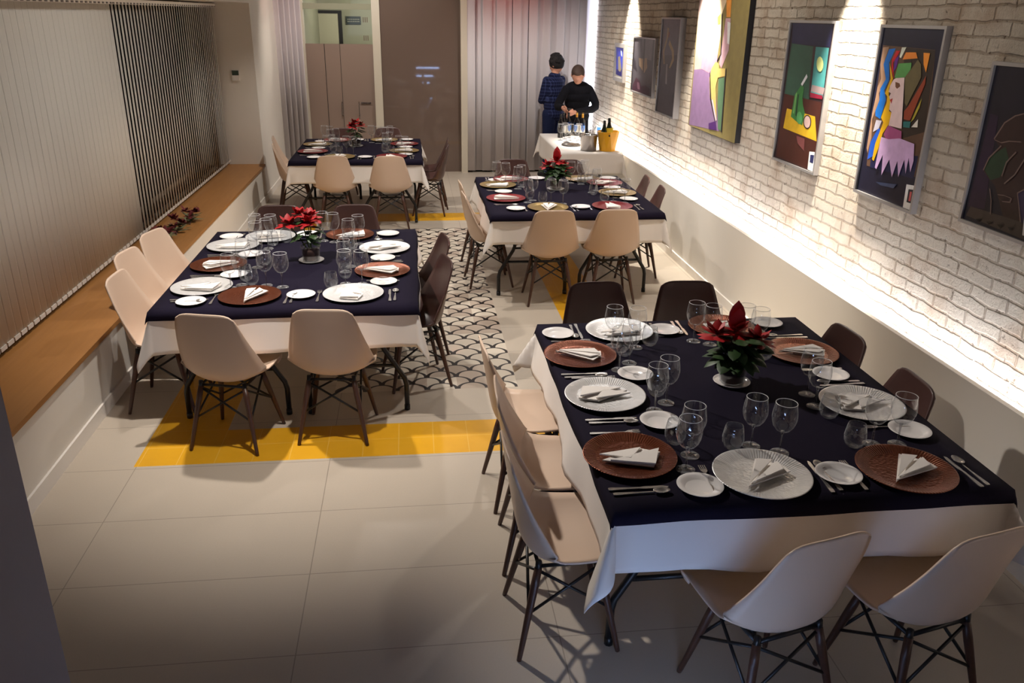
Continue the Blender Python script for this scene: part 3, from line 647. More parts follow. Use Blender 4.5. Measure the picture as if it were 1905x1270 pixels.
def make_chair(mat):
    t = thing('shell_chair', None, 'chair'); s = obj('seat_shell', shell_bm(), mat, t, True)
    m = s.modifiers.new('thick', 'SOLIDIFY'); m.thickness = 0.009; m.offset = -1
    T = {(sx, sy): (sx * .125, sy * .115 - 0.0, .378) for sx in (-1, 1) for sy in (-1, 1)}
    F = {(sx, sy): (sx * .195, sy * .195, 0.0) for sx in (-1, 1) for sy in (-1, 1)}
    def at(k, z): a, b = Vector(T[k]), Vector(F[k]); return tuple(b + (a - b) * (z / .378))
    for k in T:
        bm = B(); tube(bm, [at(k, .0), at(k, .02), at(k, .30), at(k, .372)], [.0095, .0105, .0165, .0150], 10); obj('leg', bm, 'wood_leg', t, True)
    bm = B(); ks = [(-1, -1), (1, -1), (1, 1), (-1, 1)]
    for i in range(4):
        a, b = ks[i], ks[(i + 1) % 4]
        for p, q in ((a, b), (b, a)): tube(bm, [at(p, .362), at(q, .19)], .0064, 6)
        tube(bm, [at(a, .378), at(b, .378)], .008, 6)
    for k in ks: tube(bm, [at(k, .355), (T[k][0] * 1.0, T[k][1], .422 if k[1] > 0 else .402)], .012, 8)
    obj('wire_brace', bm, 'black_metal', t, True)
    return t
# ------------------------------------------------------------------ tables
def make_folding_table():
    t = thing('folding_table', None, 'table'); bm = B(); box(bm, -.355, .355, -.865, .865, .715, .745); obj('tabletop', bm, 'label', t)
    for sy in (-1, 1):
        yy = sy * .68
        for sx in (-1, 1):
            bm = B(); tube(bm, [(sx * .295, yy, .0), (sx * .295, yy, .17), (sx * .285, yy, .215), (sx * .17, yy * .985, .40), (sx * .155, yy * .98, .44), (sx * .155, yy * .97, .715)], .0155, 8)
            tube(bm, [(sx * .295, yy, .0), (sx * .295, yy, .035)], .018, 8)
            obj('leg', bm, 'black_metal', t, True)
        bm = B(); tube(bm, [(-.235, yy * .99, .30), (.235, yy * .99, .30)], .011, 8); tube(bm, [(0, yy * .97, .42), (0, yy * .55, .71)], .009, 8)
        tube(bm, [(-.155, yy * .98, .42), (.155, yy * .98, .42)], .009, 8); obj('crossbar', bm, 'black_metal', t, True)
    return t
def cloth_bm(hx, hy, z, d, seed, flare=.45, wave=.016, step=.045, sag=0.0, base=.07):
    rnd = random.Random(seed); ph = [rnd.uniform(0, 6.28) for _ in range(8)]; bm = B()
    def ax(h):
        n = max(2, int(2 * h / .08)); a = [-h + 2 * h * i / n for i in range(n + 1)]
        m = max(2, int(d / (step * .5))); s = [h + d * (i + 1) / m for i in range(m)]
        return [-v for v in s[::-1]] + a + s
    X_, Y_ = ax(hx), ax(hy); g = {}
    cf = {(sx, sy): (flare * rnd.uniform(.75, 1.1), rnd.uniform(-.25, .25)) for sx in (-1, 1) for sy in (-1, 1)}
    for i, x in enumerate(X_):
        for j, y in enumerate(Y_):
            ox, oy = max(abs(x) - hx, 0), max(abs(y) - hy, 0); sx, sy = (1 if x > 0 else -1), (1 if y > 0 else -1)
            px, py = max(-hx, min(hx, x)), max(-hy, min(hy, y)); r = math.hypot(ox, oy)
            if r == 0: g[i, j] = bm.verts.new((x, y, z)); continue
            phi = math.atan2(oy, ox); c, tw = cf[(sx, sy)]
            k = base + (c if (ox and oy) else 0) * math.sin(2 * phi) ** 2 * (1 + .25 * math.sin(6 * phi + tw * 6))
            s = (y if ox > oy else x)
            wv = wave * (r / d) * (math.sin(6.3 * s + ph[0]) + .6 * math.sin(11 * s + ph[1]) + .35 * math.sin(19 * s + ph[2])) * (1 if not (ox and oy) else .25)
            k = min(k, .8); dx, dy = math.cos(phi + tw * .5 * (ox * oy > 0)), math.sin(phi + tw * .5 * (ox * oy > 0))
            zz = z - r * math.sqrt(1 - k * k); 
            if ox and oy: zz = max(zz, z - d * 1.38)
            off = max(.004, .004 + r * k + wv + .5 * wave * (r / d))
            g[i, j] = bm.verts.new((px + sx * dx * off, py + sy * dy * off, zz + sag * math.sin(3.1 * s + ph[3]) * (r / d)))
    for i in range(len(X_) - 1):
        for j in range(len(Y_) - 1): bm.faces.new((g[i, j], g[i + 1, j], g[i + 1, j + 1], g[i, j + 1]))
    return bm
TABLES = {  # cx, cy, hx, hy, words, rotation
    1: (1.365, 3.185, .715, .885, 'front right table', -0.5), 3: (-.735, 5.335, .725, .885, 'left table', 0.8),
    2: (1.37, 7.53, .725, .855, 'back right table', 0), 4: (-.635, 10.30, .725, .870, 'back left table', 0)}
ZT = .760
ft = None
for k, (cx, cy, hx, hy, w, rot) in TABLES.items():
    for s, side in ((-1, 'left'), (1, 'right')):
        lab = 'folding table with black tube legs, %s half under the cloth of the %s' % (side, w)
        loc = (cx + s * .36, cy, 0)
        if ft is None: ft = make_folding_table(); ft.location = loc; tag(ft, lab, 'table', 'folding tables under the cloths')
        else: dup(ft, loc, 0, lab, 'folding tables under the cloths')
    o = obj('tablecloth', cloth_bm(hx, hy, .752, .245, 10 + k, flare={1: .58, 3: .24, 2: .36, 4: .3}[k]), 'white_cloth', None, True, (cx, cy, 0))
    sb = o.modifiers.new('thick', 'SOLIDIFY'); sb.thickness = .0015
    tag(o, 'long white tablecloth hanging over the edges of the %s' % w, 'tablecloth', 'white tablecloths')
    o = obj('table_topper', cloth_bm(hx + .012, hy + .012, .758, .05, 50 + k, flare=.1, wave=.004, base=.14), 'navy', None, True, (cx, cy, 0))
    sb = o.modifiers.new('thick', 'SOLIDIFY'); sb.thickness = .0015
    tag(o, 'dark navy cloth laid over the white cloth of the %s' % w, 'table topper', 'navy table toppers')

# seats: table -> (seat words, facing angle degrees of the sitter (0 = +y), chair x, y, chair twist, charger x, y, charger material, napkin angle, bread offset)
SEATS = {
 1: [('farthest seat on the left side', -90, .535, 3.66, 4, .78, 3.62, 'copper', 200, (.72, 3.91)), ('middle seat on the left side', -90, .55, 3.15, -3, .80, 3.16, 'silver', 190, (.99, 3.37)),
     ('nearest seat on the left side', -90, .535, 2.65, 2, .775, 2.63, 'copper', 15, (.97, 2.90)), ('left seat of the near end', 0, 1.18, 2.19, 14, 1.22, 2.455, 'silver', 135, (.97, 2.40)),
     ('right seat of the near end', 0, 1.71, 2.17, 13, 1.765, 2.44, 'copper', 140, (1.50, 2.43)), ('nearer seat on the right side', 90, 1.97, 3.10, -4, 1.885, 2.98, 'silver', 180, (1.955, 2.73)),
     ('farther seat on the right side', 90, 1.96, 3.66, 3, 1.885, 3.565, 'copper', 185, (1.90, 3.29)), ('left seat of the far end', 180, 1.07, 4.34, 3, 1.05, 3.93, 'silver', -10, (1.29, 3.92)),
     ('right seat of the far end', 180, 1.60, 4.32, -3, 1.61, 3.94, 'copper', -30, (1.88, 3.98))],
 3: [('nearest seat on the left side', -93, -1.56, 4.92, 0, -1.27, 4.84, 'silver', 10, (-1.13, 5.08)), ('middle seat on the left side', -100, -1.665, 5.42, 0, -1.27, 5.31, 'copper', -20, (-1.11, 5.55)),
     ('farthest seat on the left side', -106, -1.65, 5.92, 0, -1.27, 5.78, 'silver', 0, (-1.33, 6.04)), ('left seat of the near end', 0, -1.05, 4.38, -14, -.96, 4.65, 'copper', 100, (-1.27, 4.57)),
     ('right seat of the near end', 0, -.48, 4.42, -6, -.37, 4.65, 'silver', 95, (-.67, 4.65)), ('nearer seat on the right side', 90, -.02, 5.12, 12, -.215, 5.11, 'copper', 190, (-.20, 4.87)),
     ('farther seat on the right side', 90, -.01, 5.68, 10, -.215, 5.66, 'silver', 185, (-.22, 5.40)), ('left seat of the far end', 180, -1.1, 6.57, 0, -1.05, 6.02, 'silver', 0, (-.79, 6.09)),
     ('right seat of the far end', 180, -.49, 6.56, 0, -.48, 6.04, 'copper', -15, (-.20, 6.06))],
 2: [('nearer seat on the left side', -90, .66, 7.24, 4, .82, 7.28, 'red_ch', 10, (.83, 7.58)), ('farther seat on the left side', -90, .66, 7.76, 4, .81, 7.90, 'gold_ch', 5, (.82, 8.15)),
     ('left seat of the near end', 0, 1.13, 6.71, 0, 1.14, 6.89, 'gold_ch', 100, (.86, 6.86)), ('right seat of the near end', 0, 1.66, 6.72, 0, 1.71, 6.91, 'red_ch', 95, (1.43, 6.90)),
     ('nearer seat on the right side', 90, 2.08, 7.45, -6, 1.89, 7.48, 'gold_ch', 180, (1.93, 7.20)), ('farther seat on the right side', 90, 2.08, 7.98, -6, 1.88, 7.97, 'red_ch', 180, (1.90, 7.73)),
     ('left seat of the far end', 180, 1.08, 8.80, 0, .97, 8.20, 'red_ch', 0, (1.24, 8.24)), ('right seat of the far end', 180, 1.68, 8.74, 0, 1.70, 8.18, 'gold_ch', 0, (1.97, 8.22))],
 4: [('nearer seat on the left side', -82, -1.42, 10.18, 0, -1.17, 10.03, 'red_ch', 5, (-1.13, 10.30)), ('farther seat on the left side', -85, -1.52, 10.85, 0, -1.17, 10.60, 'gold_ch', 5, (-1.15, 10.86)),
     ('left seat of the near end', 0, -.88, 9.53, 0, -.83, 9.63, 'gold_ch', 95, (-1.11, 9.61)), ('right seat of the near end', 0, -.26, 9.49, 0, -.24, 9.64, 'red_ch', 90, (-.54, 9.62)),
     ('nearer seat on the right side', 82, .20, 10.12, 0, -.10, 10.06, 'gold_ch', 180, (-.08, 9.79)), ('farther seat on the right side', 86, .22, 10.66, 0, -.10, 10.62, 'red_ch', 180, (-.08, 10.36)),
     ('left seat of the far end', 180, -.95, 11.45, 0, -.96, 10.98, 'red_ch', 0, (-.70, 11.00)), ('right seat of the far end', 180, -.33, 11.50, 0, -.36, 10.98, 'gold_ch', 0, (-.07, 11.02))]}
chairs = {}
for k, seats in SEATS.items():
    for (sw, face, x, y, tw, *_r) in seats:
        colr = 'brown' if ('right side' in sw or 'far end' in sw) else 'cream'
        word = 'dark brown' if colr == 'brown' else 'cream beige'
        lab = '%s moulded shell chair at the %s, %s' % (word, sw, TABLES[k][4]); g = 'shell chairs around the ' + TABLES[k][4]
        rz = math.radians(face + tw)
        if colr not in chairs:
            c = make_chair(colr); c.location = (x, y, 0); c.rotation_euler = (0, 0, rz); c['label'] = lab; c['group'] = g; chairs[colr] = c
        else: dup(chairs[colr], (x, y, 0), rz, lab, g)

# ------------------------------------------------------------------ tableware prototypes
def one(name, bm, mat, cat, smooth=True):
    o = obj(name, bm, mat, None, smooth); o['category'] = cat; return o
def charger_bm():
    bm = B(); lathe(bm, [(0, .004), (.115, .004), (.128, .006), (.150, .013), (.172, .0175), (.1765, .0180), (.1765, .0160), (.150, .010), (.118, 0), (0, 0)], 64); return bm
def bread_bm():
    bm = B(); lathe(bm, [(0, .004), (.048, .004), (.052, .0055), (.066, .0125), (.0815, .0165), (.0825, .0160), (.066, .0105), (.050, 0), (0, 0)], 40); return bm
def napkin_bm(kind):
    bm = B()
    def sheet(pts, z0, th):
        pts = [(x * 1.22, y * 1.22, dz) for x, y, dz in pts]
        a = [bm.verts.new((x, y, z0 + dz)) for x, y, dz in pts]; b = [bm.verts.new((x, y, z0 + dz + th)) for x, y, dz in pts]; n = len(pts)
        bm.faces.new(a[::-1]); bm.faces.new(b)
        for i in range(n): bm.faces.new((a[i], a[(i + 1) % n], b[(i + 1) % n], b[i]))
    if kind == 0:    # folded into a pointed dart
        sheet([(-.10, 0, 0), (.075, .055, 0), (.085, -.005, 0)], .005, .005)
        sheet([(-.10, 0, .004), (.085, -.005, .006), (.060, -.062, .004)], .009, .005)
        sheet([(-.085, .002, .010), (.050, .040, .016), (.080, .004, .012)], .010, .004)
        sheet([(-.085, -.002, .010), (.080, -.012, .012), (.045, -.045, .014)], .011, .004)
    else:            # two folded flaps, square end
        sheet([(-.085, -.045, 0), (.07, -.055, 0), (.09, .035, 0), (.02, .05, 0)], .005, .007)
        sheet([(-.06, -.050, .002), (.075, -.050, .003), (.085, .040, .008)], .012, .006)
        sheet([(-.095, -.015, 0), (.03, .045, .003), (.0, -.03, .006)], .012, .005)
    return bm
def make_wine(mat='glass'):
    t = thing('wine_glass', None, 'wine glass')
    bm = B(); lathe(bm, [(.0, .090), (.010, .091), (.025, .098), (.0375, .114), (.0455, .136), (.0472, .150), (.0458, .172), (.0410, .200), (.0395, .210)], 28)
    obj('bowl', bm, mat, t, True)
    bm = B(); r = .0395; n = 28
    tube(bm, [(r * math.cos(2 * PI * k / n), r * math.sin(2 * PI * k / n), .210) for k in range(n + 1)], .0011, 5, False); obj('rim', bm, 'rim_glass', t, True)
    bm = B(); tube(bm, [(0, 0, .004), (0, 0, .02), (0, 0, .07), (0, 0, .092)], [.007, .0038, .0034, .0075], 8); obj('stem', bm, 'stem_glass', t, True)
    bm = B(); lathe(bm, [(0, .0075), (.012, .0055), (.034, .0022), (.0355, .001), (.0355, 0), (0, 0)], 28); obj('foot', bm, 'stem_glass', t, True)
    return t
def make_tumbler():
    bm = B(); lathe(bm, [(0, .008), (.018, .008), (.030, .014), (.0385, .030), (.0405, .046), (.038, .068), (.0335, .095), (.0325, .098), (.0335, .098), (.0395, .066), (.0418, .046), (.0395, .027), (.030, .008), (.020, .0), (0, 0)], 28)
    return one('tumbler', bm, 'glass', 'tumbler')
M['rim_glass'] = plain('glass_rim', (225, 225, 228), 0.12, 0, 0.8)
M['stem_glass'] = glass('stem_glass', (0.82, 0.82, 0.84), 0.6, 0.14, 0.05, 0.4)
def handle_bm(y0, y1, w0, w1):
    bm = B(); n = 8
    for i in range(n + 1):
        pass
    pts = []; 
    prof = [(y0, w0), (y0 + .012, w0 * 1.25), (y0 + .05, w0 * .9), ((y0 + y1) / 2 + .02, w1), (y1, w1)]
    a = [(-w, y) for y, w in prof] + [(w, y) for y, w in prof[::-1]]
    prism(bm, a, .0015, .0045); return bm
def make_fork():
    t = thing('fork', None, 'fork'); obj('handle', handle_bm(-.10, .045, .0065, .0028), 'steel', t)
    bm = B(); prism(bm, [(-.003, .045), (-.012, .060), (-.013, .072), (.013, .072), (.012, .060), (.003, .045)], .003, .0055)
    for k in range(4): prism(bm, [(-.013 + k * .0073, .072), (-.0122 + k * .0073, .102), (-.0098 + k * .0073, .102), (-.009 + k * .0073, .072)], .0035, .006)
    obj('tines', bm, 'steel', t); return t
def make_knife():
    t = thing('knife', None, 'knife'); obj('handle', handle_bm(-.11, .0, .0070, .0045), 'steel', t)
    bm = B(); prism(bm, [(-.004, .0), (-.009, .02), (-.009, .085), (-.003, .108), (.005, .10), (.006, .02), (.004, 0)], .002, .0038); obj('blade', bm, 'steel', t); return t
def make_spoon():
    t = thing('spoon', None, 'spoon'); obj('handle', handle_bm(-.10, .045, .0065, .0028), 'steel', t)
    bm = B(); n = 16; rings = []
    for s in (0, .35, .7, 1.0):
        rings.append([bm.verts.new((.0195 * s * math.cos(2 * PI * k / n) * (1 - .12 * math.sin(2 * PI * k / n)), .073 + .031 * s * math.sin(2 * PI * k / n), .001 + .0085 * s * s)) for k in range(n)] if s else [bm.verts.new((0, .073, .001))])
    for a, b in zip(rings, rings[1:]):
        for k in range(n):
            q = [a[k % len(a)], a[(k + 1) % len(a)], b[(k + 1) % n], b[k]]; q = [v for i, v in enumerate(q) if v not in q[:i]]; bm.faces.new(q)
    o = obj('bowl', bm, 'steel', t, True); o.modifiers.new('thick', 'SOLIDIFY').thickness = .0012; return t
protos = {}
def place(kind, x, y, z, rz, label, group, maker):
    if kind not in protos:
        o = maker(); protos[kind] = o; o.location = (x, y, z); o.rotation_euler = (0, 0, rz); o['label'] = label; o['group'] = group
    else: o = dup(protos[kind], (x, y, z), rz, label, group)
    return o
WINE = {  # measured glass positions for the two nearest tables: (wine left, wine right, tumbler) in seat order
 1: [((1.0, 3.52), (.93, 3.44), (1.0, 3.62)), ((1.05, 3.08), (.98, 3.01), (1.03, 3.16)), ((1.01, 2.63), (.96, 2.53), (.98, 2.73)), ((1.27, 2.68), (1.36, 2.62), (1.19, 2.67)),
     ((1.75, 2.65), (1.85, 2.64), (1.67, 2.64)), ((1.68, 2.99), (1.70, 3.11), (1.69, 2.89)), ((1.64, 3.71), (1.69, 3.65), (1.67, 3.52)), ((1.08, 3.71), (.97, 3.74), (1.16, 3.74)), ((1.47, 3.72), (1.40, 3.77), (1.56, 3.71))],
 3: [((-1.05, 4.89), (-1.10, 4.83), (-1.04, 4.98)), ((-1.02, 5.26), (-1.08, 5.17), (-.98, 5.33)), ((-1.02, 5.72), (-1.08, 5.64), (-1.0, 5.81)), ((-.90, 4.87), (-.80, 4.83), (-.99, 4.90)),
     ((-.43, 4.87), (-.33, 4.86), (-.51, 4.80)), ((-.45, 5.12), (-.42, 5.24), (-.44, 5.0)), ((-.46, 5.68), (-.40, 5.80), (-.45, 5.55)), ((-1.01, 5.84), (-1.12, 5.86), (-.92, 5.89)), ((-.58, 5.87), (-.66, 5.91), (-.48, 5.84))]}
chn = {'copper': 'copper', 'silver': 'silver', 'gold_ch': 'gold', 'red_ch': 'dark red'}
for k, seats in SEATS.items():
    w = TABLES[k][4]
    for i, (sw, face, cx_, cy_, tw, px, py, cm, na, bread) in enumerate(seats):
        rnd = random.Random(k * 100 + i); fa = {'left': -90, 'near': 0, 'righ': 90, 'far ': 180}[sw.split('the ')[-1][:4]]
        th = math.radians(fa); f = Vector((-math.sin(th), math.cos(th))); r = Vector((math.cos(th), math.sin(th)))
        def P_(a, b): return (px + f.x * a + r.x * b, py + f.y * a + r.y * b)
        z = ZT; tail = 'at the %s, %s' % (sw, w)
        place('charger_' + cm, px, py, z, rnd.uniform(0, 3), '%s charger plate %s' % (chn[cm], tail), 'charger plates on the ' + w, lambda: one('charger_plate', charger_bm(), cm, 'charger plate'))
        kd = (k * 7 + i) % 2 if k > 1 else (0 if i in (3, 4, 0, 8, 6) else 1)
        place('napkin%d' % kd, px + rnd.uniform(-.01, .01), py - .005, z + .0045, math.radians(-na + 180 if kd == 0 else -na), 'folded white napkin ' + tail, 'napkins on the ' + w, lambda: one('napkin', napkin_bm(kd), 'napkin', 'napkin', False))
        place('bread', bread[0], bread[1], z, 0, 'small white side plate %s' % tail, 'side plates on the ' + w, lambda: one('side_plate', bread_bm(), 'china', 'plate'))
        wl = WINE.get(k)
        if wl: g1, g2, g3 = wl[i]
        else:
            j = lambda: rnd.uniform(-.012, .012)
            g1, g2, g3 = P_(.23 + j(), .07 + j()), P_(.17 + j(), .15 + j()), P_(.23 + j(), -.02 + j())
        place('wine', g1[0], g1[1], z, rnd.uniform(0, 3), 'left wine glass of two ' + tail, 'wine glasses on the ' + w, make_wine)
        place('wine', g2[0], g2[1], z, rnd.uniform(0, 3), 'right wine glass of two ' + tail, 'wine glasses on the ' + w, make_wine)
        place('tumbler', g3[0], g3[1], z, rnd.uniform(0, 3), 'short round water tumbler ' + tail, 'tumblers on the ' + w, make_tumbler)
        jr = lambda: rnd.uniform(-.05, .05)
        a = P_(-.02, .213); place('knife', a[0], a[1], z, th + jr(), 'steel knife ' + tail, 'cutlery on the ' + w, make_knife)
        a = P_(-.02, .243); place('spoon', a[0], a[1], z, th + jr(), 'steel spoon ' + tail, 'cutlery on the ' + w, make_spoon)
        a = P_(-.01, -.200 if (k, i) != (1, 4) else -.205); place('fork', a[0], a[1], z, th + jr(), 'steel fork ' + tail, 'cutlery on the ' + w, make_fork)

# ------------------------------------------------------------------ poinsettias
def leaf(bm, base, az, el, L, Wd, droop, seg=5, lobes=False):
    base = Vector(base); h = Vector((math.cos(az), math.sin(az), 0)); side = Vector((-math.sin(az), math.cos(az), 0))
    p = base.copy(); e = el; prev = None
    for i in range(seg + 1):
        s = i / seg; wd = Wd * (math.sin(PI * min(1, s * .92 + .04)) ** .8) * (1 - .25 * s) * (1.12 if lobes and i % 2 else 1)
        if i == seg: wd = 0.0005
        d = h * math.cos(e) + Vector((0, 0, math.sin(e))); n = side.cross(d) * -1
        cur = [bm.verts.new(p + side * wd + n * (-wd * .25)), bm.verts.new(p), bm.verts.new(p - side * wd + n * (-wd * .25))]
        if prev:
            for a in (0, 1): bm.faces.new((prev[a], prev[a + 1], cur[a + 1], cur[a]))
        prev = cur; p = p + d * (L / seg); e -= droop / seg
def poinsettia(x, y, z0, label, seed, heads, gl, tall, bright=1):
    t = thing('poinsettia', label, 'potted plant', (x, y, z0)); rnd = random.Random(seed)
    bm = B(); lathe(bm, [(.0, .003), (.045, .003), (.052, .01), (.058, .085), (.062, .105), (.0655, .105), (.062, .085), (.056, .008), (.048, 0), (0, 0)], 28); obj('glass_pot', bm, 'glass', t, True)
    bm = B(); lathe(bm, [(0, .006), (.043, .006), (.050, .012), (.0545, .072), (.030, .082), (0, .084)], 24); obj('soil', bm, 'soil', t, True)
    bm = B(); H = [(hx, hy, hz * tall) for hx, hy, hz in heads]
    for hx, hy, hz in H: tube(bm, [(hx * .15, hy * .15, .075), (hx * .5, hy * .5, .075 + (hz - .075) * .5), (hx, hy, hz)], [.005, .0042, .003], 6)
    obj('stems', bm, 'stem', t, True)
    bm = B()
    for hx, hy, hz in H:
        for k in range(8): leaf(bm, (hx, hy, hz), k * PI / 4 + rnd.uniform(-.3, .3), rnd.uniform(-.1, .35), rnd.uniform(.075, .105), rnd.uniform(.024, .032), rnd.uniform(.3, 1.0), lobes=True)
        for k in range(9): leaf(bm, (hx, hy, hz + .008), k * PI / 4.5 + rnd.uniform(-.3, .3), rnd.uniform(.4, 1.2), rnd.uniform(.055, .08), rnd.uniform(.020, .028), rnd.uniform(.2, .7))
    if gl > 30:   # one tall upright bract
        leaf(bm, (H[0][0], H[0][1], H[0][2]), 1.3, 1.45, .14, .042, .1); leaf(bm, (H[0][0], H[0][1], H[0][2]), 4.5, 1.4, .12, .04, .1)
    obj('red_bracts', bm, 'bract', t, True)
    bm = B()
    for k in range(gl):
        a = rnd.uniform(0, 2 * PI); zz = rnd.uniform(.12, max(h[2] for h in H) - .02); rr = rnd.uniform(.005, .06)
        leaf(bm, (rr * math.cos(a), rr * math.sin(a), zz), a + rnd.uniform(-.4, .4), rnd.uniform(-.3, .5), rnd.uniform(.07, .115) * (1.18 if gl > 40 else 1), rnd.uniform(.022, .034) * (1.25 if gl > 40 else 1), rnd.uniform(.4, 1.3))
    obj('green_leaves', bm, 'leaf', t, True)
    return t
def saucer(x, y, z, label):
    bm = B(); lathe(bm, [(0, .003), (.060, .003), (.080, .011), (.0825, .0125), (.0835, .012), (.066, .002), (.060, 0), (0, 0)], 36)
    tag(obj('saucer', bm, 'china', None, True, (x, y, z)), label, 'saucer', 'saucers under the poinsettias')
for (x, y, w, seed, heads, gl, tall) in (
    (1.41, 3.26, 'front right table', 4, [(.0, .02, .235), (-.085, .03, .215), (.095, -.01, .20)], 64, 1.02),
    (-.69, 5.39, 'left table', 5, [(-.06, .03, .30), (-.13, -.02, .25), (-.0, -.02, .26), (.01, .06, .28)], 28, 1.0),
    (1.345, 7.71, 'back right table', 6, [(.0, .0, .26), (-.08, .0, .22), (.08, .0, .21)], 60, 1.0),
    (-.69, 10.5, 'back left table', 7, [(.0, .0, .28), (.05, .0, .25), (-.04, -.03, .24)], 24, 1.0)):
    saucer(x, y, ZT, 'white saucer under the poinsettia pot on the ' + w)
    poinsettia(x, y, ZT + .003, 'red poinsettia in clear glass pot, centre of the ' + w, seed, heads, gl, tall)
# dried flowers on the bench
for i, (x, y, w) in enumerate(((-2.14, 7.15, 'nearest of three'), (-2.10, 7.47, 'middle of three'), (-2.08, 7.84, 'farthest of three'))):
    rnd = random.Random(40 + i); t = thing('flower_posy', 'dark red dried flower posy lying on the wooden bench, ' + w, 'flowers', (x, y, .4655), 0, 'dried posies on the bench')
    for _ in range(5):
        bm = B(); cx, cy, cz = rnd.uniform(-.06, .06), rnd.uniform(-.10, .12), rnd.uniform(.05, .10)
        for k in range(9): leaf(bm, (cx, cy, cz), rnd.uniform(0, 6.28), rnd.uniform(.1, 1.2), rnd.uniform(.045, .075), .020, .6, 3)
        obj('bloom', bm, 'dried', t, True)
    bm = B()
    for k in range(34): leaf(bm, (rnd.uniform(-.05, .05), rnd.uniform(-.1, .1), rnd.uniform(.012, .05)), rnd.uniform(0, 6.28), rnd.uniform(-.05, .6), rnd.uniform(.06, .10), .019, .35, 3)
    obj('leaves', bm, 'sage', t, True)
    bm = B()
    for k in range(4): tube(bm, [(rnd.uniform(-.03, .03), -.14, .006), (0, 0, .012), (rnd.uniform(-.03, .03), .13, .03)], .003, 5)
    obj('stems', bm, 'wood_leg', t, True)

# ------------------------------------------------------------------ drinks table
DX0, DX1, DY0, DY1 = 1.79, 2.56, 9.98, 11.72; dcx, dcy = (DX0 + DX1) / 2, (DY0 + DY1) / 2
dup(ft, (dcx, dcy, 0), 0, 'folding table under the white cloth of the drinks stand', 'folding tables under the cloths')
o = obj('tablecloth', cloth_bm((DX1 - DX0) / 2, (DY1 - DY0) / 2, .752, .26, 77, flare=.25, wave=.012), 'white_cloth', None, True, (dcx, dcy, 0))
o.modifiers.new('thick', 'SOLIDIFY').thickness = .0015
tag(o, 'white tablecloth over the drinks table beside the brick wall', 'tablecloth', 'white tablecloths')
ZD = .7535
def bottle(x, y, z, glass_m, label, lab_m='label', foil='black_metal', tilt=None, champagne=False):
    t = thing('wine_bottle' if not champagne else 'champagne_bottle', label, 'bottle', (x, y, z)); bm = B()
    if champagne: pr = [(0, 0), (.040, 0), (.044, .006), (.044, .15), (.038, .19), (.022, .235), (.0155, .28), (.015, .30), (.017, .302), (.017, .312), (.013, .315), (0, .315)]
    else: pr = [(0, 0), (.034, 0), (.0375, .005), (.0375, .185), (.034, .205), (.018, .235), (.0145, .25), (.0140, .30), (.0155, .302), (.0155, .312), (0, .313)]
    lathe(bm, pr, 22); obj('bottle_body', bm, glass_m, t, True)
    bm = B(); r = .0445 if champagne else .038; lathe(bm, [(r, .05), (r, .145)], 22); obj('label', bm, lab_m, t, True)
    bm = B(); lathe(bm, [(.0152 if not champagne else .018, .245), (.0150 if not champagne else .017, .312), (0, .3145 if not champagne else .3175)], 16); obj('foil', bm, foil, t, True)
    if tilt: t.rotation_euler = tilt
    return t
bottle(2.07, 11.42, ZD, 'dark_bottle', 'dark wine bottle with white label, leftmost on the drinks table')
bottle(2.15, 11.47, ZD, 'dark_bottle', 'dark wine bottle with cream label, under the hands of the man in black')
bottle(2.27, 11.50, ZD, 'dark_bottle', 'dark wine bottle with gold foil neck and white label on the drinks table', foil='gold')
bottle(2.34, 11.44, ZD, 'dark_bottle', 'dark wine bottle with gold neck, rightmost standing on the drinks table', foil='gold')
bottle(2.01, 11.30, ZD, 'dark_bottle', 'dark wine bottle near the left edge of the drinks table', lab_m='dark_bottle')
dw = [(1.97, 11.05), (2.03, 10.93), (2.10, 11.03), (2.17, 10.92), (2.22, 11.06), (2.05, 11.16)]
wd = ['leftmost at the back', 'front left', 'middle of the cluster', 'front right', 'right rear', 'closest to the bottles']
for (x, y), q in zip(dw, wd): place('wine', x, y, ZD, 0, 'empty wine glass on the drinks table, ' + q, 'wine glasses on the drinks table', make_wine)
bt = None
for i, ((x, y), q) in enumerate(zip([(2.13, 11.28), (2.20, 11.22), (2.30, 11.20), (2.42, 10.75), (2.46, 10.62)], ['in front of the bottles', 'second from the bottles', 'in the middle of the table', 'right side by the wall', 'behind the steel bucket'])):
    if bt is None:
        bt = thing('flute_glass', None, 'glass'); bm = B(); lathe(bm, [(.0, .085), (.012, .090), (.024, .115), (.027, .15), (.025, .205)], 18); obj('bowl', bm, 'blue_glass', bt, True)
        bm = B(); tube(bm, [(0, 0, .003), (0, 0, .03), (0, 0, .087)], [.006, .0035, .004], 8); lathe(bm, [(0, .006), (.030, .002), (.030, 0), (0, 0)], 20); obj('foot', bm, 'stem_glass', bt, True)
        bt.location = (x, y, ZD); o = bt
    else: o = dup(bt, (x, y, ZD), 0, '')
    o['label'] = 'blue tinted tall glass on the drinks table, ' + q; o['group'] = 'blue glasses on the drinks table'
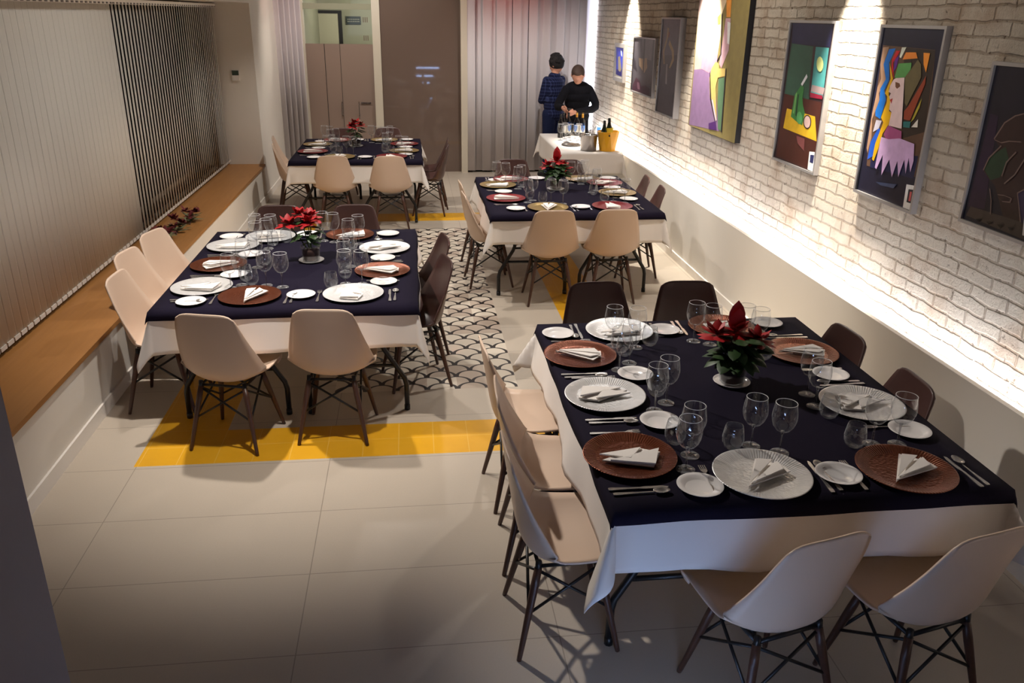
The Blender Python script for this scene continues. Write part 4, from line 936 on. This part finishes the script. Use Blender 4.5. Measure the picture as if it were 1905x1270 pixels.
# steel bucket with tongs
t = thing('ice_bucket', 'round brushed steel ice bucket at the front of the drinks table', 'ice bucket', (2.17, 10.17, ZD))
bm = B(); lathe(bm, [(0, .004), (.092, .004), (.098, .012), (.102, .185), (.107, .190), (.109, .187), (.104, .183), (.100, .008), (.092, 0), (0, 0)], 36); obj('bucket_body', bm, 'brush_steel', t, True)
for s in (-1, 1):
    bm = B(); tube(bm, [(s * .103, -.02, .165), (s * .122, -.018, .160), (s * .122, .018, .160), (s * .103, .02, .165)], .004, 6); obj('handle', bm, 'brush_steel', t, True)
rnd = random.Random(9); bm = B()
for k in range(26):
    a = rnd.uniform(0, 6.28); r = rnd.uniform(0, .075); s = rnd.uniform(.010, .017); x, y, z = r * math.cos(a), r * math.sin(a), .12 + rnd.uniform(0, .05); box(bm, x - s, x + s, y - s, y + s, z - s, z + s)
tag(obj('ice_cubes', bm, 'stem_glass', None, False, (2.17, 10.17, ZD)), 'clear ice cubes filling the steel bucket on the drinks table', 'ice', kind='stuff')
for i, (x, y, dx, q) in enumerate(((2.12, 10.19, -.03, 'left'), (2.17, 10.13, .01, 'middle'), (2.215, 10.20, .045, 'right'))):
    t = thing('ice_tongs', 'steel tongs standing in the ice bucket, %s of three' % q, 'tongs', (x, y, ZD + .09), 0, 'tongs in the ice bucket')
    for s in (-1, 1):
        bm = B(); tube(bm, [(s * .012, 0, 0), (dx * .5 + s * .010, .01, .10), (dx + s * .002, .015, .20)], .0032, 6); obj('arm', bm, 'steel', t, True)
# yellow champagne cooler
t = thing('champagne_cooler', 'bright yellow faceted champagne cooler on the drinks table by the brick wall', 'cooler', (2.40, 10.14, ZD))
bm = B(); n = 10; R0, R1 = .100, .138
a = [bm.verts.new((R0 * math.cos(2 * PI * k / n), R0 * math.sin(2 * PI * k / n), 0)) for k in range(n)]; b = [bm.verts.new((R1 * math.cos(2 * PI * (k + .5) / n), R1 * math.sin(2 * PI * (k + .5) / n), .235)) for k in range(n)]
for k in range(n): bm.faces.new((a[k], a[(k + 1) % n], b[k])); bm.faces.new((a[(k + 1) % n], b[(k + 1) % n], b[k]))
bm.faces.new(a[::-1]); o = obj('pail', bm, 'yellow_pail', t); md = o.modifiers.new('thick', 'SOLIDIFY'); md.thickness = .004
bm = B(); lathe(bm, [(0, 0), (.011, 0), (.011, .003), (0, .003)], 16); o = obj('round_emblem', bm, 'black_metal', t); o.location = (-.012, -.1305, .195); o.rotation_euler = (math.radians(82), 0, 0)
bottle(2.352, 10.15, ZD + .045, 'green_glass', 'dark green champagne bottle upright in the yellow cooler', champagne=True)
t = bottle(2.425, 10.15, ZD + .075, 'green_glass', 'tilted champagne bottle with yellow green label in the yellow cooler', lab_m='label_yellow', tilt=(0, math.radians(-3), 0), champagne=True)
for c in t.children:
    if c.name.startswith('label'): c.location = (0, 0, .055)
# tray with small tools
t = thing('serving_tray', 'oval steel tray in front of the wine glasses on the drinks table', 'tray', (2.03, 10.60, ZD))
bm = B(); lathe(bm, [(0, .003), (.095, .003), (.12, .012), (.122, .011), (.098, 0), (0, 0)], 32); o = obj('tray_dish', bm, 'brush_steel', t, True); o.scale = (1.0, 1.25, 1)
for i in range(5):
    x, y = 2.03 + rnd.uniform(-.03, .03), 10.60 + rnd.uniform(-.05, .05)
    place('spoon', x, y, ZD + .005 + i * .006, PI / 2 + rnd.uniform(-.5, .5), 'small steel spoon on the drinks tray, %s of the pile' % ('bottom', 'second from bottom', 'middle', 'second from top', 'top')[i], 'spoons on the drinks tray', make_spoon)
t = thing('corkscrew', 'black handled corkscrew held by the man in black above the bottle', 'corkscrew', (2.15, 11.47, ZD + .315))
bm = B(); tube(bm, [(-.03, 0, .045), (.035, .0, .045)], .009, 8); obj('handle', bm, 'black_metal', t, True)
bm = B(); tube(bm, [(.003 * math.cos(k), .003 * math.sin(k), .002 + k * .0022) for k in range(20)], .0012, 5); obj('spiral', bm, 'steel', t, True)

# ------------------------------------------------------------------ people
def skin_mesh(name, chains, mat, parent, extra=None, voxel=0.007):
    """chains: lists of (x,y,z,r) grown into one closed surface; extra(bm) may add more closed lumps; all fused by one remesh"""
    parts = []
    bm = B()
    for ch in chains:
        pts = catmull([(p[0], p[1], p[2], p[3]) for p in ch], 4) if len(ch) > 2 else [np.array(p, float) for p in ch]
        tube(bm, [p[:3] for p in pts], [float(p[3]) for p in pts], 14)
        for e in (pts[0], pts[-1]): bmesh.ops.create_uvsphere(bm, u_segments=14, v_segments=8, radius=float(e[3]), matrix=Matrix.Translation(Vector(e[:3])))
    if extra: extra(bm)
    o = obj(name, bm, mat, parent, True)
    m = o.modifiers.new('fuse', 'REMESH'); m.mode = 'VOXEL'; m.voxel_size = voxel; m.use_smooth_shade = True
    m = o.modifiers.new('soft', 'SMOOTH'); m.factor = .5; m.iterations = 3
    return o
def ellipsoid(bm, c, r, rot=None):
    mt = Matrix.Translation(Vector(c)) @ (rot if rot is not None else Matrix.Identity(4)) @ Matrix.Diagonal((*r, 1))
    bmesh.ops.create_uvsphere(bm, u_segments=20, v_segments=14, radius=1.0, matrix=mt)
def torso(bm, hip, chest, yaw, wide=1.0):
    R = Matrix.Rotation(yaw, 4, 'Z'); h, c = Vector(hip), Vector(chest)
    for s, rx, ry in ((0, .165, .115), (.25, .155, .11), (.5, .165, .115), (.75, .185, .12), (1.0, .18, .11)):
        p = h.lerp(c, s); ellipsoid(bm, p, (rx * wide, ry * (1.28 if wide > 1 else .95), .12), R)
def head(bm, c, R):
    ellipsoid(bm, c, (.085, .100, .120), R); f = R.to_3x3()
    def at(x, y, z): return Vector(c) + f @ Vector((x, y, z))
    ellipsoid(bm, at(0, .055, -.055), (.052, .045, .055), R); ellipsoid(bm, at(0, .095, -.012), (.013, .020, .024), R)       # jaw, nose
    ellipsoid(bm, at(0, .088, -.062), (.024, .010, .008), R); ellipsoid(bm, at(0, .082, .030), (.05, .012, .012), R)          # mouth, brow
    for s in (-1, 1):
        ellipsoid(bm, at(s * .088, 0, -.005), (.010, .020, .030), R)                                                         # ears
def hand_chains(w, d, side, curl, palm=.045):
    """w wrist, d direction, side = vector across the palm towards the thumb, curl = direction fingers bend to"""
    w, d, side, curl = Vector(w), Vector(d).normalized(), Vector(side).normalized(), Vector(curl).normalized(); out = []
    pc = w + d * .085
    out.append([(*w, .026), (*(w + d * .03), .030), (*(w + d * .06 + side * .008), .031)])
    out.append([(*(w + d * .03 - side * .012), .022), (*(w + d * .075 - side * .022), .017)])
    for i, (o_, L) in enumerate(((.030, .07), (.010, .078), (-.010, .073), (-.028, .058))):
        b = pc + side * o_ * .9
        out.append([(*(b - d * .02), .011), (*(b + d * L * .4 + curl * .006), .0095), (*(b + d * L * .62 + curl * L * .38), .0088), (*(b + d * L * .45 + curl * L * .75), .0078)])
    b = w + d * .03 + side * .030
    out.append([(*b, .013), (*(b + side * .022 + d * .022), .011), (*(b + side * .024 + d * .048 + curl * .018), .0095)])
    return out
def person_black():
    t = thing('person', 'person in black sweater bending over wine bottles, opening one with both hands', 'person', (2.38, 12.02, 0)); O = Vector((2.38, 12.02, 0))
    def L(p): return tuple(Vector(p[:3]) - O) + tuple(p[3:])
    Rh = Matrix.Rotation(math.radians(180 + -12), 4, 'Z') @ Matrix.Rotation(math.radians(-38), 4, 'X'); hc = L((2.33, 11.86, 1.535))
    shR, shL, elR, elL = (2.185, 11.93, 1.335), (2.525, 11.99, 1.335), (2.06, 11.86, 1.12), (2.60, 11.86, 1.10)
    wR, wL = (2.09, 11.60, 1.115), (2.245, 11.585, 1.055)
    arms = [[(*shR, .055), (*elR, .043), (*wR, .030)], [(*shL, .055), (*elL, .043), (*wL, .030)]]
    legs = [[(2.30, 12.06, .93, .085), (2.30, 12.00, .50, .058), (2.29, 12.08, .10, .042)], [(2.46, 12.08, .93, .085), (2.47, 12.02, .50, .058), (2.48, 12.10, .10, .042)]]
    feet = [[(2.29, 12.08, .045, .042), (2.28, 11.93, .035, .034)], [(2.48, 12.10, .045, .042), (2.49, 11.95, .035, .034)]]
    neck = [[(2.355, 11.97, 1.40, .06), (2.34, 11.90, 1.47, .052)]]
    hands = hand_chains(wR, (.35, -.75, -.35), (-.2, -.3, .9), (.6, -.2, -.7)) + hand_chains(wL, (-.75, -.55, -.1), (.1, .2, .95), (-.3, .3, -.8))
    LL = lambda cs: [[L(p) for p in c] for c in cs]
    def ex(bm): torso(bm, L((2.38, 12.06, .98)), L((2.355, 11.97, 1.32)), 0); head(bm, hc, Rh)
    skin_mesh('body', LL(arms + legs + feet + neck + hands), 'skin', t, ex)
    f = Rh.to_3x3()
    def hair(bm):
        ellipsoid(bm, Vector(hc) + f @ Vector((0, -.018, .028)), (.094, .102, .110), Rh); ellipsoid(bm, Vector(hc) + f @ Vector((0, .02, .085)), (.075, .080, .045), Rh)
    skin_mesh('hair', [], 'hair_brown', t, hair)
    sl = [[(*shR, .060), (*elR, .056), (*(Vector(elR).lerp(Vector(wR), .9)), .042)], [(*shL, .060), (*elL, .056), (*(Vector(elL).lerp(Vector(wL), .9)), .042)]]
    def sw(bm): torso(bm, L((2.38, 12.06, .96)), L((2.355, 11.97, 1.33)), 0, 1.12); ellipsoid(bm, L((2.355, 11.98, 1.385)), (.10, .07, .05))
    skin_mesh('sweater', LL(sl), 'sweater', t, sw, .009)
    tr = [[(2.30, 12.06, .95, .10), (2.30, 12.00, .50, .075), (2.29, 12.08, .09, .058)], [(2.46, 12.08, .95, .10), (2.47, 12.02, .50, .075), (2.48, 12.10, .09, .058)]]
    skin_mesh('trousers', LL(tr), 'sweater', t, None, .012)
    sh = [[(2.29, 12.09, .045, .05), (2.28, 11.92, .040, .042)], [(2.48, 12.11, .045, .05), (2.49, 11.94, .040, .042)]]
    for c in LL(sh): skin_mesh('shoe', [c], 'black_edge', t, None, .012)
    bm = B(); ellipsoid(bm, L((2.338, 11.885, 1.425)), (.038, .018, .032)); obj('collar', bm, 'collar', t, True)
    fm = B()
    for s in (-1, 1): ellipsoid(fm, Vector(hc) + f @ Vector((s * .030, .082, .012)), (.011, .008, .005), Rh)
    obj('eyes', fm, 'hair_brown', t, True)
def person_check():
    t = thing('person', 'person with curly dark hair in navy checked shirt, back turned, head bowed', 'person', (2.10, 12.42, 0)); O = Vector((2.10, 12.42, 0))
    def L(p): return tuple(Vector(p[:3]) - O) + tuple(p[3:])
    yaw = math.radians(52); Rh = Matrix.Rotation(yaw, 4, 'Z') @ Matrix.Rotation(math.radians(-24), 4, 'X'); hc = L((2.115, 12.45, 1.635))
    shA, shB = (1.97, 12.36, 1.42), (2.22, 12.55, 1.42); elA, elB = (1.915, 12.40, 1.16), (2.20, 12.68, 1.16); wA, wB = (1.93, 12.62, 1.12), (2.05, 12.74, 1.12)
    arms = [[(*shA, .055), (*elA, .043), (*wA, .030)], [(*shB, .055), (*elB, .043), (*wB, .030)]]
    legs = [[(2.03, 12.40, .93, .09), (2.02, 12.43, .50, .06), (2.02, 12.41, .10, .043)], [(2.16, 12.50, .93, .09), (2.15, 12.54, .50, .06), (2.15, 12.52, .10, .043)]]
    feet = [[(2.02, 12.41, .045, .042), (1.93, 12.52, .035, .034)], [(2.15, 12.52, .045, .042), (2.06, 12.63, .035, .034)]]
    neck = [[(2.10, 12.43, 1.45, .058), (2.11, 12.44, 1.56, .054)]]
    hands = hand_chains(wA, (.1, .9, .1), (.9, -.1, .4), (.3, .2, -.8)) + hand_chains(wB, (-.6, .7, .1), (-.6, -.5, .5), (-.1, .2, -.8))
    LL = lambda cs: [[L(p) for p in c] for c in cs]
    def ex(bm): torso(bm, L((2.095, 12.45, .98)), L((2.095, 12.45, 1.36)), yaw); head(bm, hc, Rh)
    skin_mesh('body', LL(arms + legs + feet + neck + hands), 'skin', t, ex)
    f = Rh.to_3x3(); rnd = random.Random(2)
    def hair(bm):
        ellipsoid(bm, Vector(hc) + f @ Vector((0, -.022, .026)), (.106, .114, .122), Rh)
        for _ in range(46):
            a, b = rnd.uniform(0, 2 * PI), rnd.uniform(-.3, 1.4)
            p = Vector((.108 * math.cos(a) * math.cos(b), .115 * math.sin(a) * math.cos(b) - .022, .122 * math.sin(b) + .026))
            if p.y > .06 and p.z < .06: continue
            ellipsoid(bm, Vector(hc) + f @ p, (.021, .021, .021))
    skin_mesh('hair', [], 'hair_black', t, hair)
    sl = [[(*shA, .062), (*elA, .058), (*(Vector(elA).lerp(Vector(wA), .8)), .044)], [(*shB, .062), (*elB, .058), (*(Vector(elB).lerp(Vector(wB), .8)), .044)]]
    def sw(bm): torso(bm, L((2.095, 12.45, .95)), L((2.095, 12.45, 1.37)), yaw, 1.1); ellipsoid(bm, L((2.10, 12.45, 1.475)), (.105, .09, .065), Matrix.Rotation(yaw, 4, 'Z'))
    skin_mesh('shirt', LL(sl), 'check', t, sw, .009)
    tr = [[(2.03, 12.40, .94, .11), (2.02, 12.43, .50, .078), (2.02, 12.41, .09, .06)], [(2.16, 12.50, .94, .11), (2.15, 12.54, .50, .078), (2.15, 12.52, .09, .06)]]
    skin_mesh('jeans', LL(tr), 'jeans', t, None, .012)
    for c in LL([[(2.02, 12.40, .045, .05), (1.93, 12.53, .040, .042)], [(2.15, 12.51, .045, .05), (2.06, 12.64, .040, .042)]]): skin_mesh('shoe', [c], 'black_edge', t, None, .012)
person_black(); person_check()
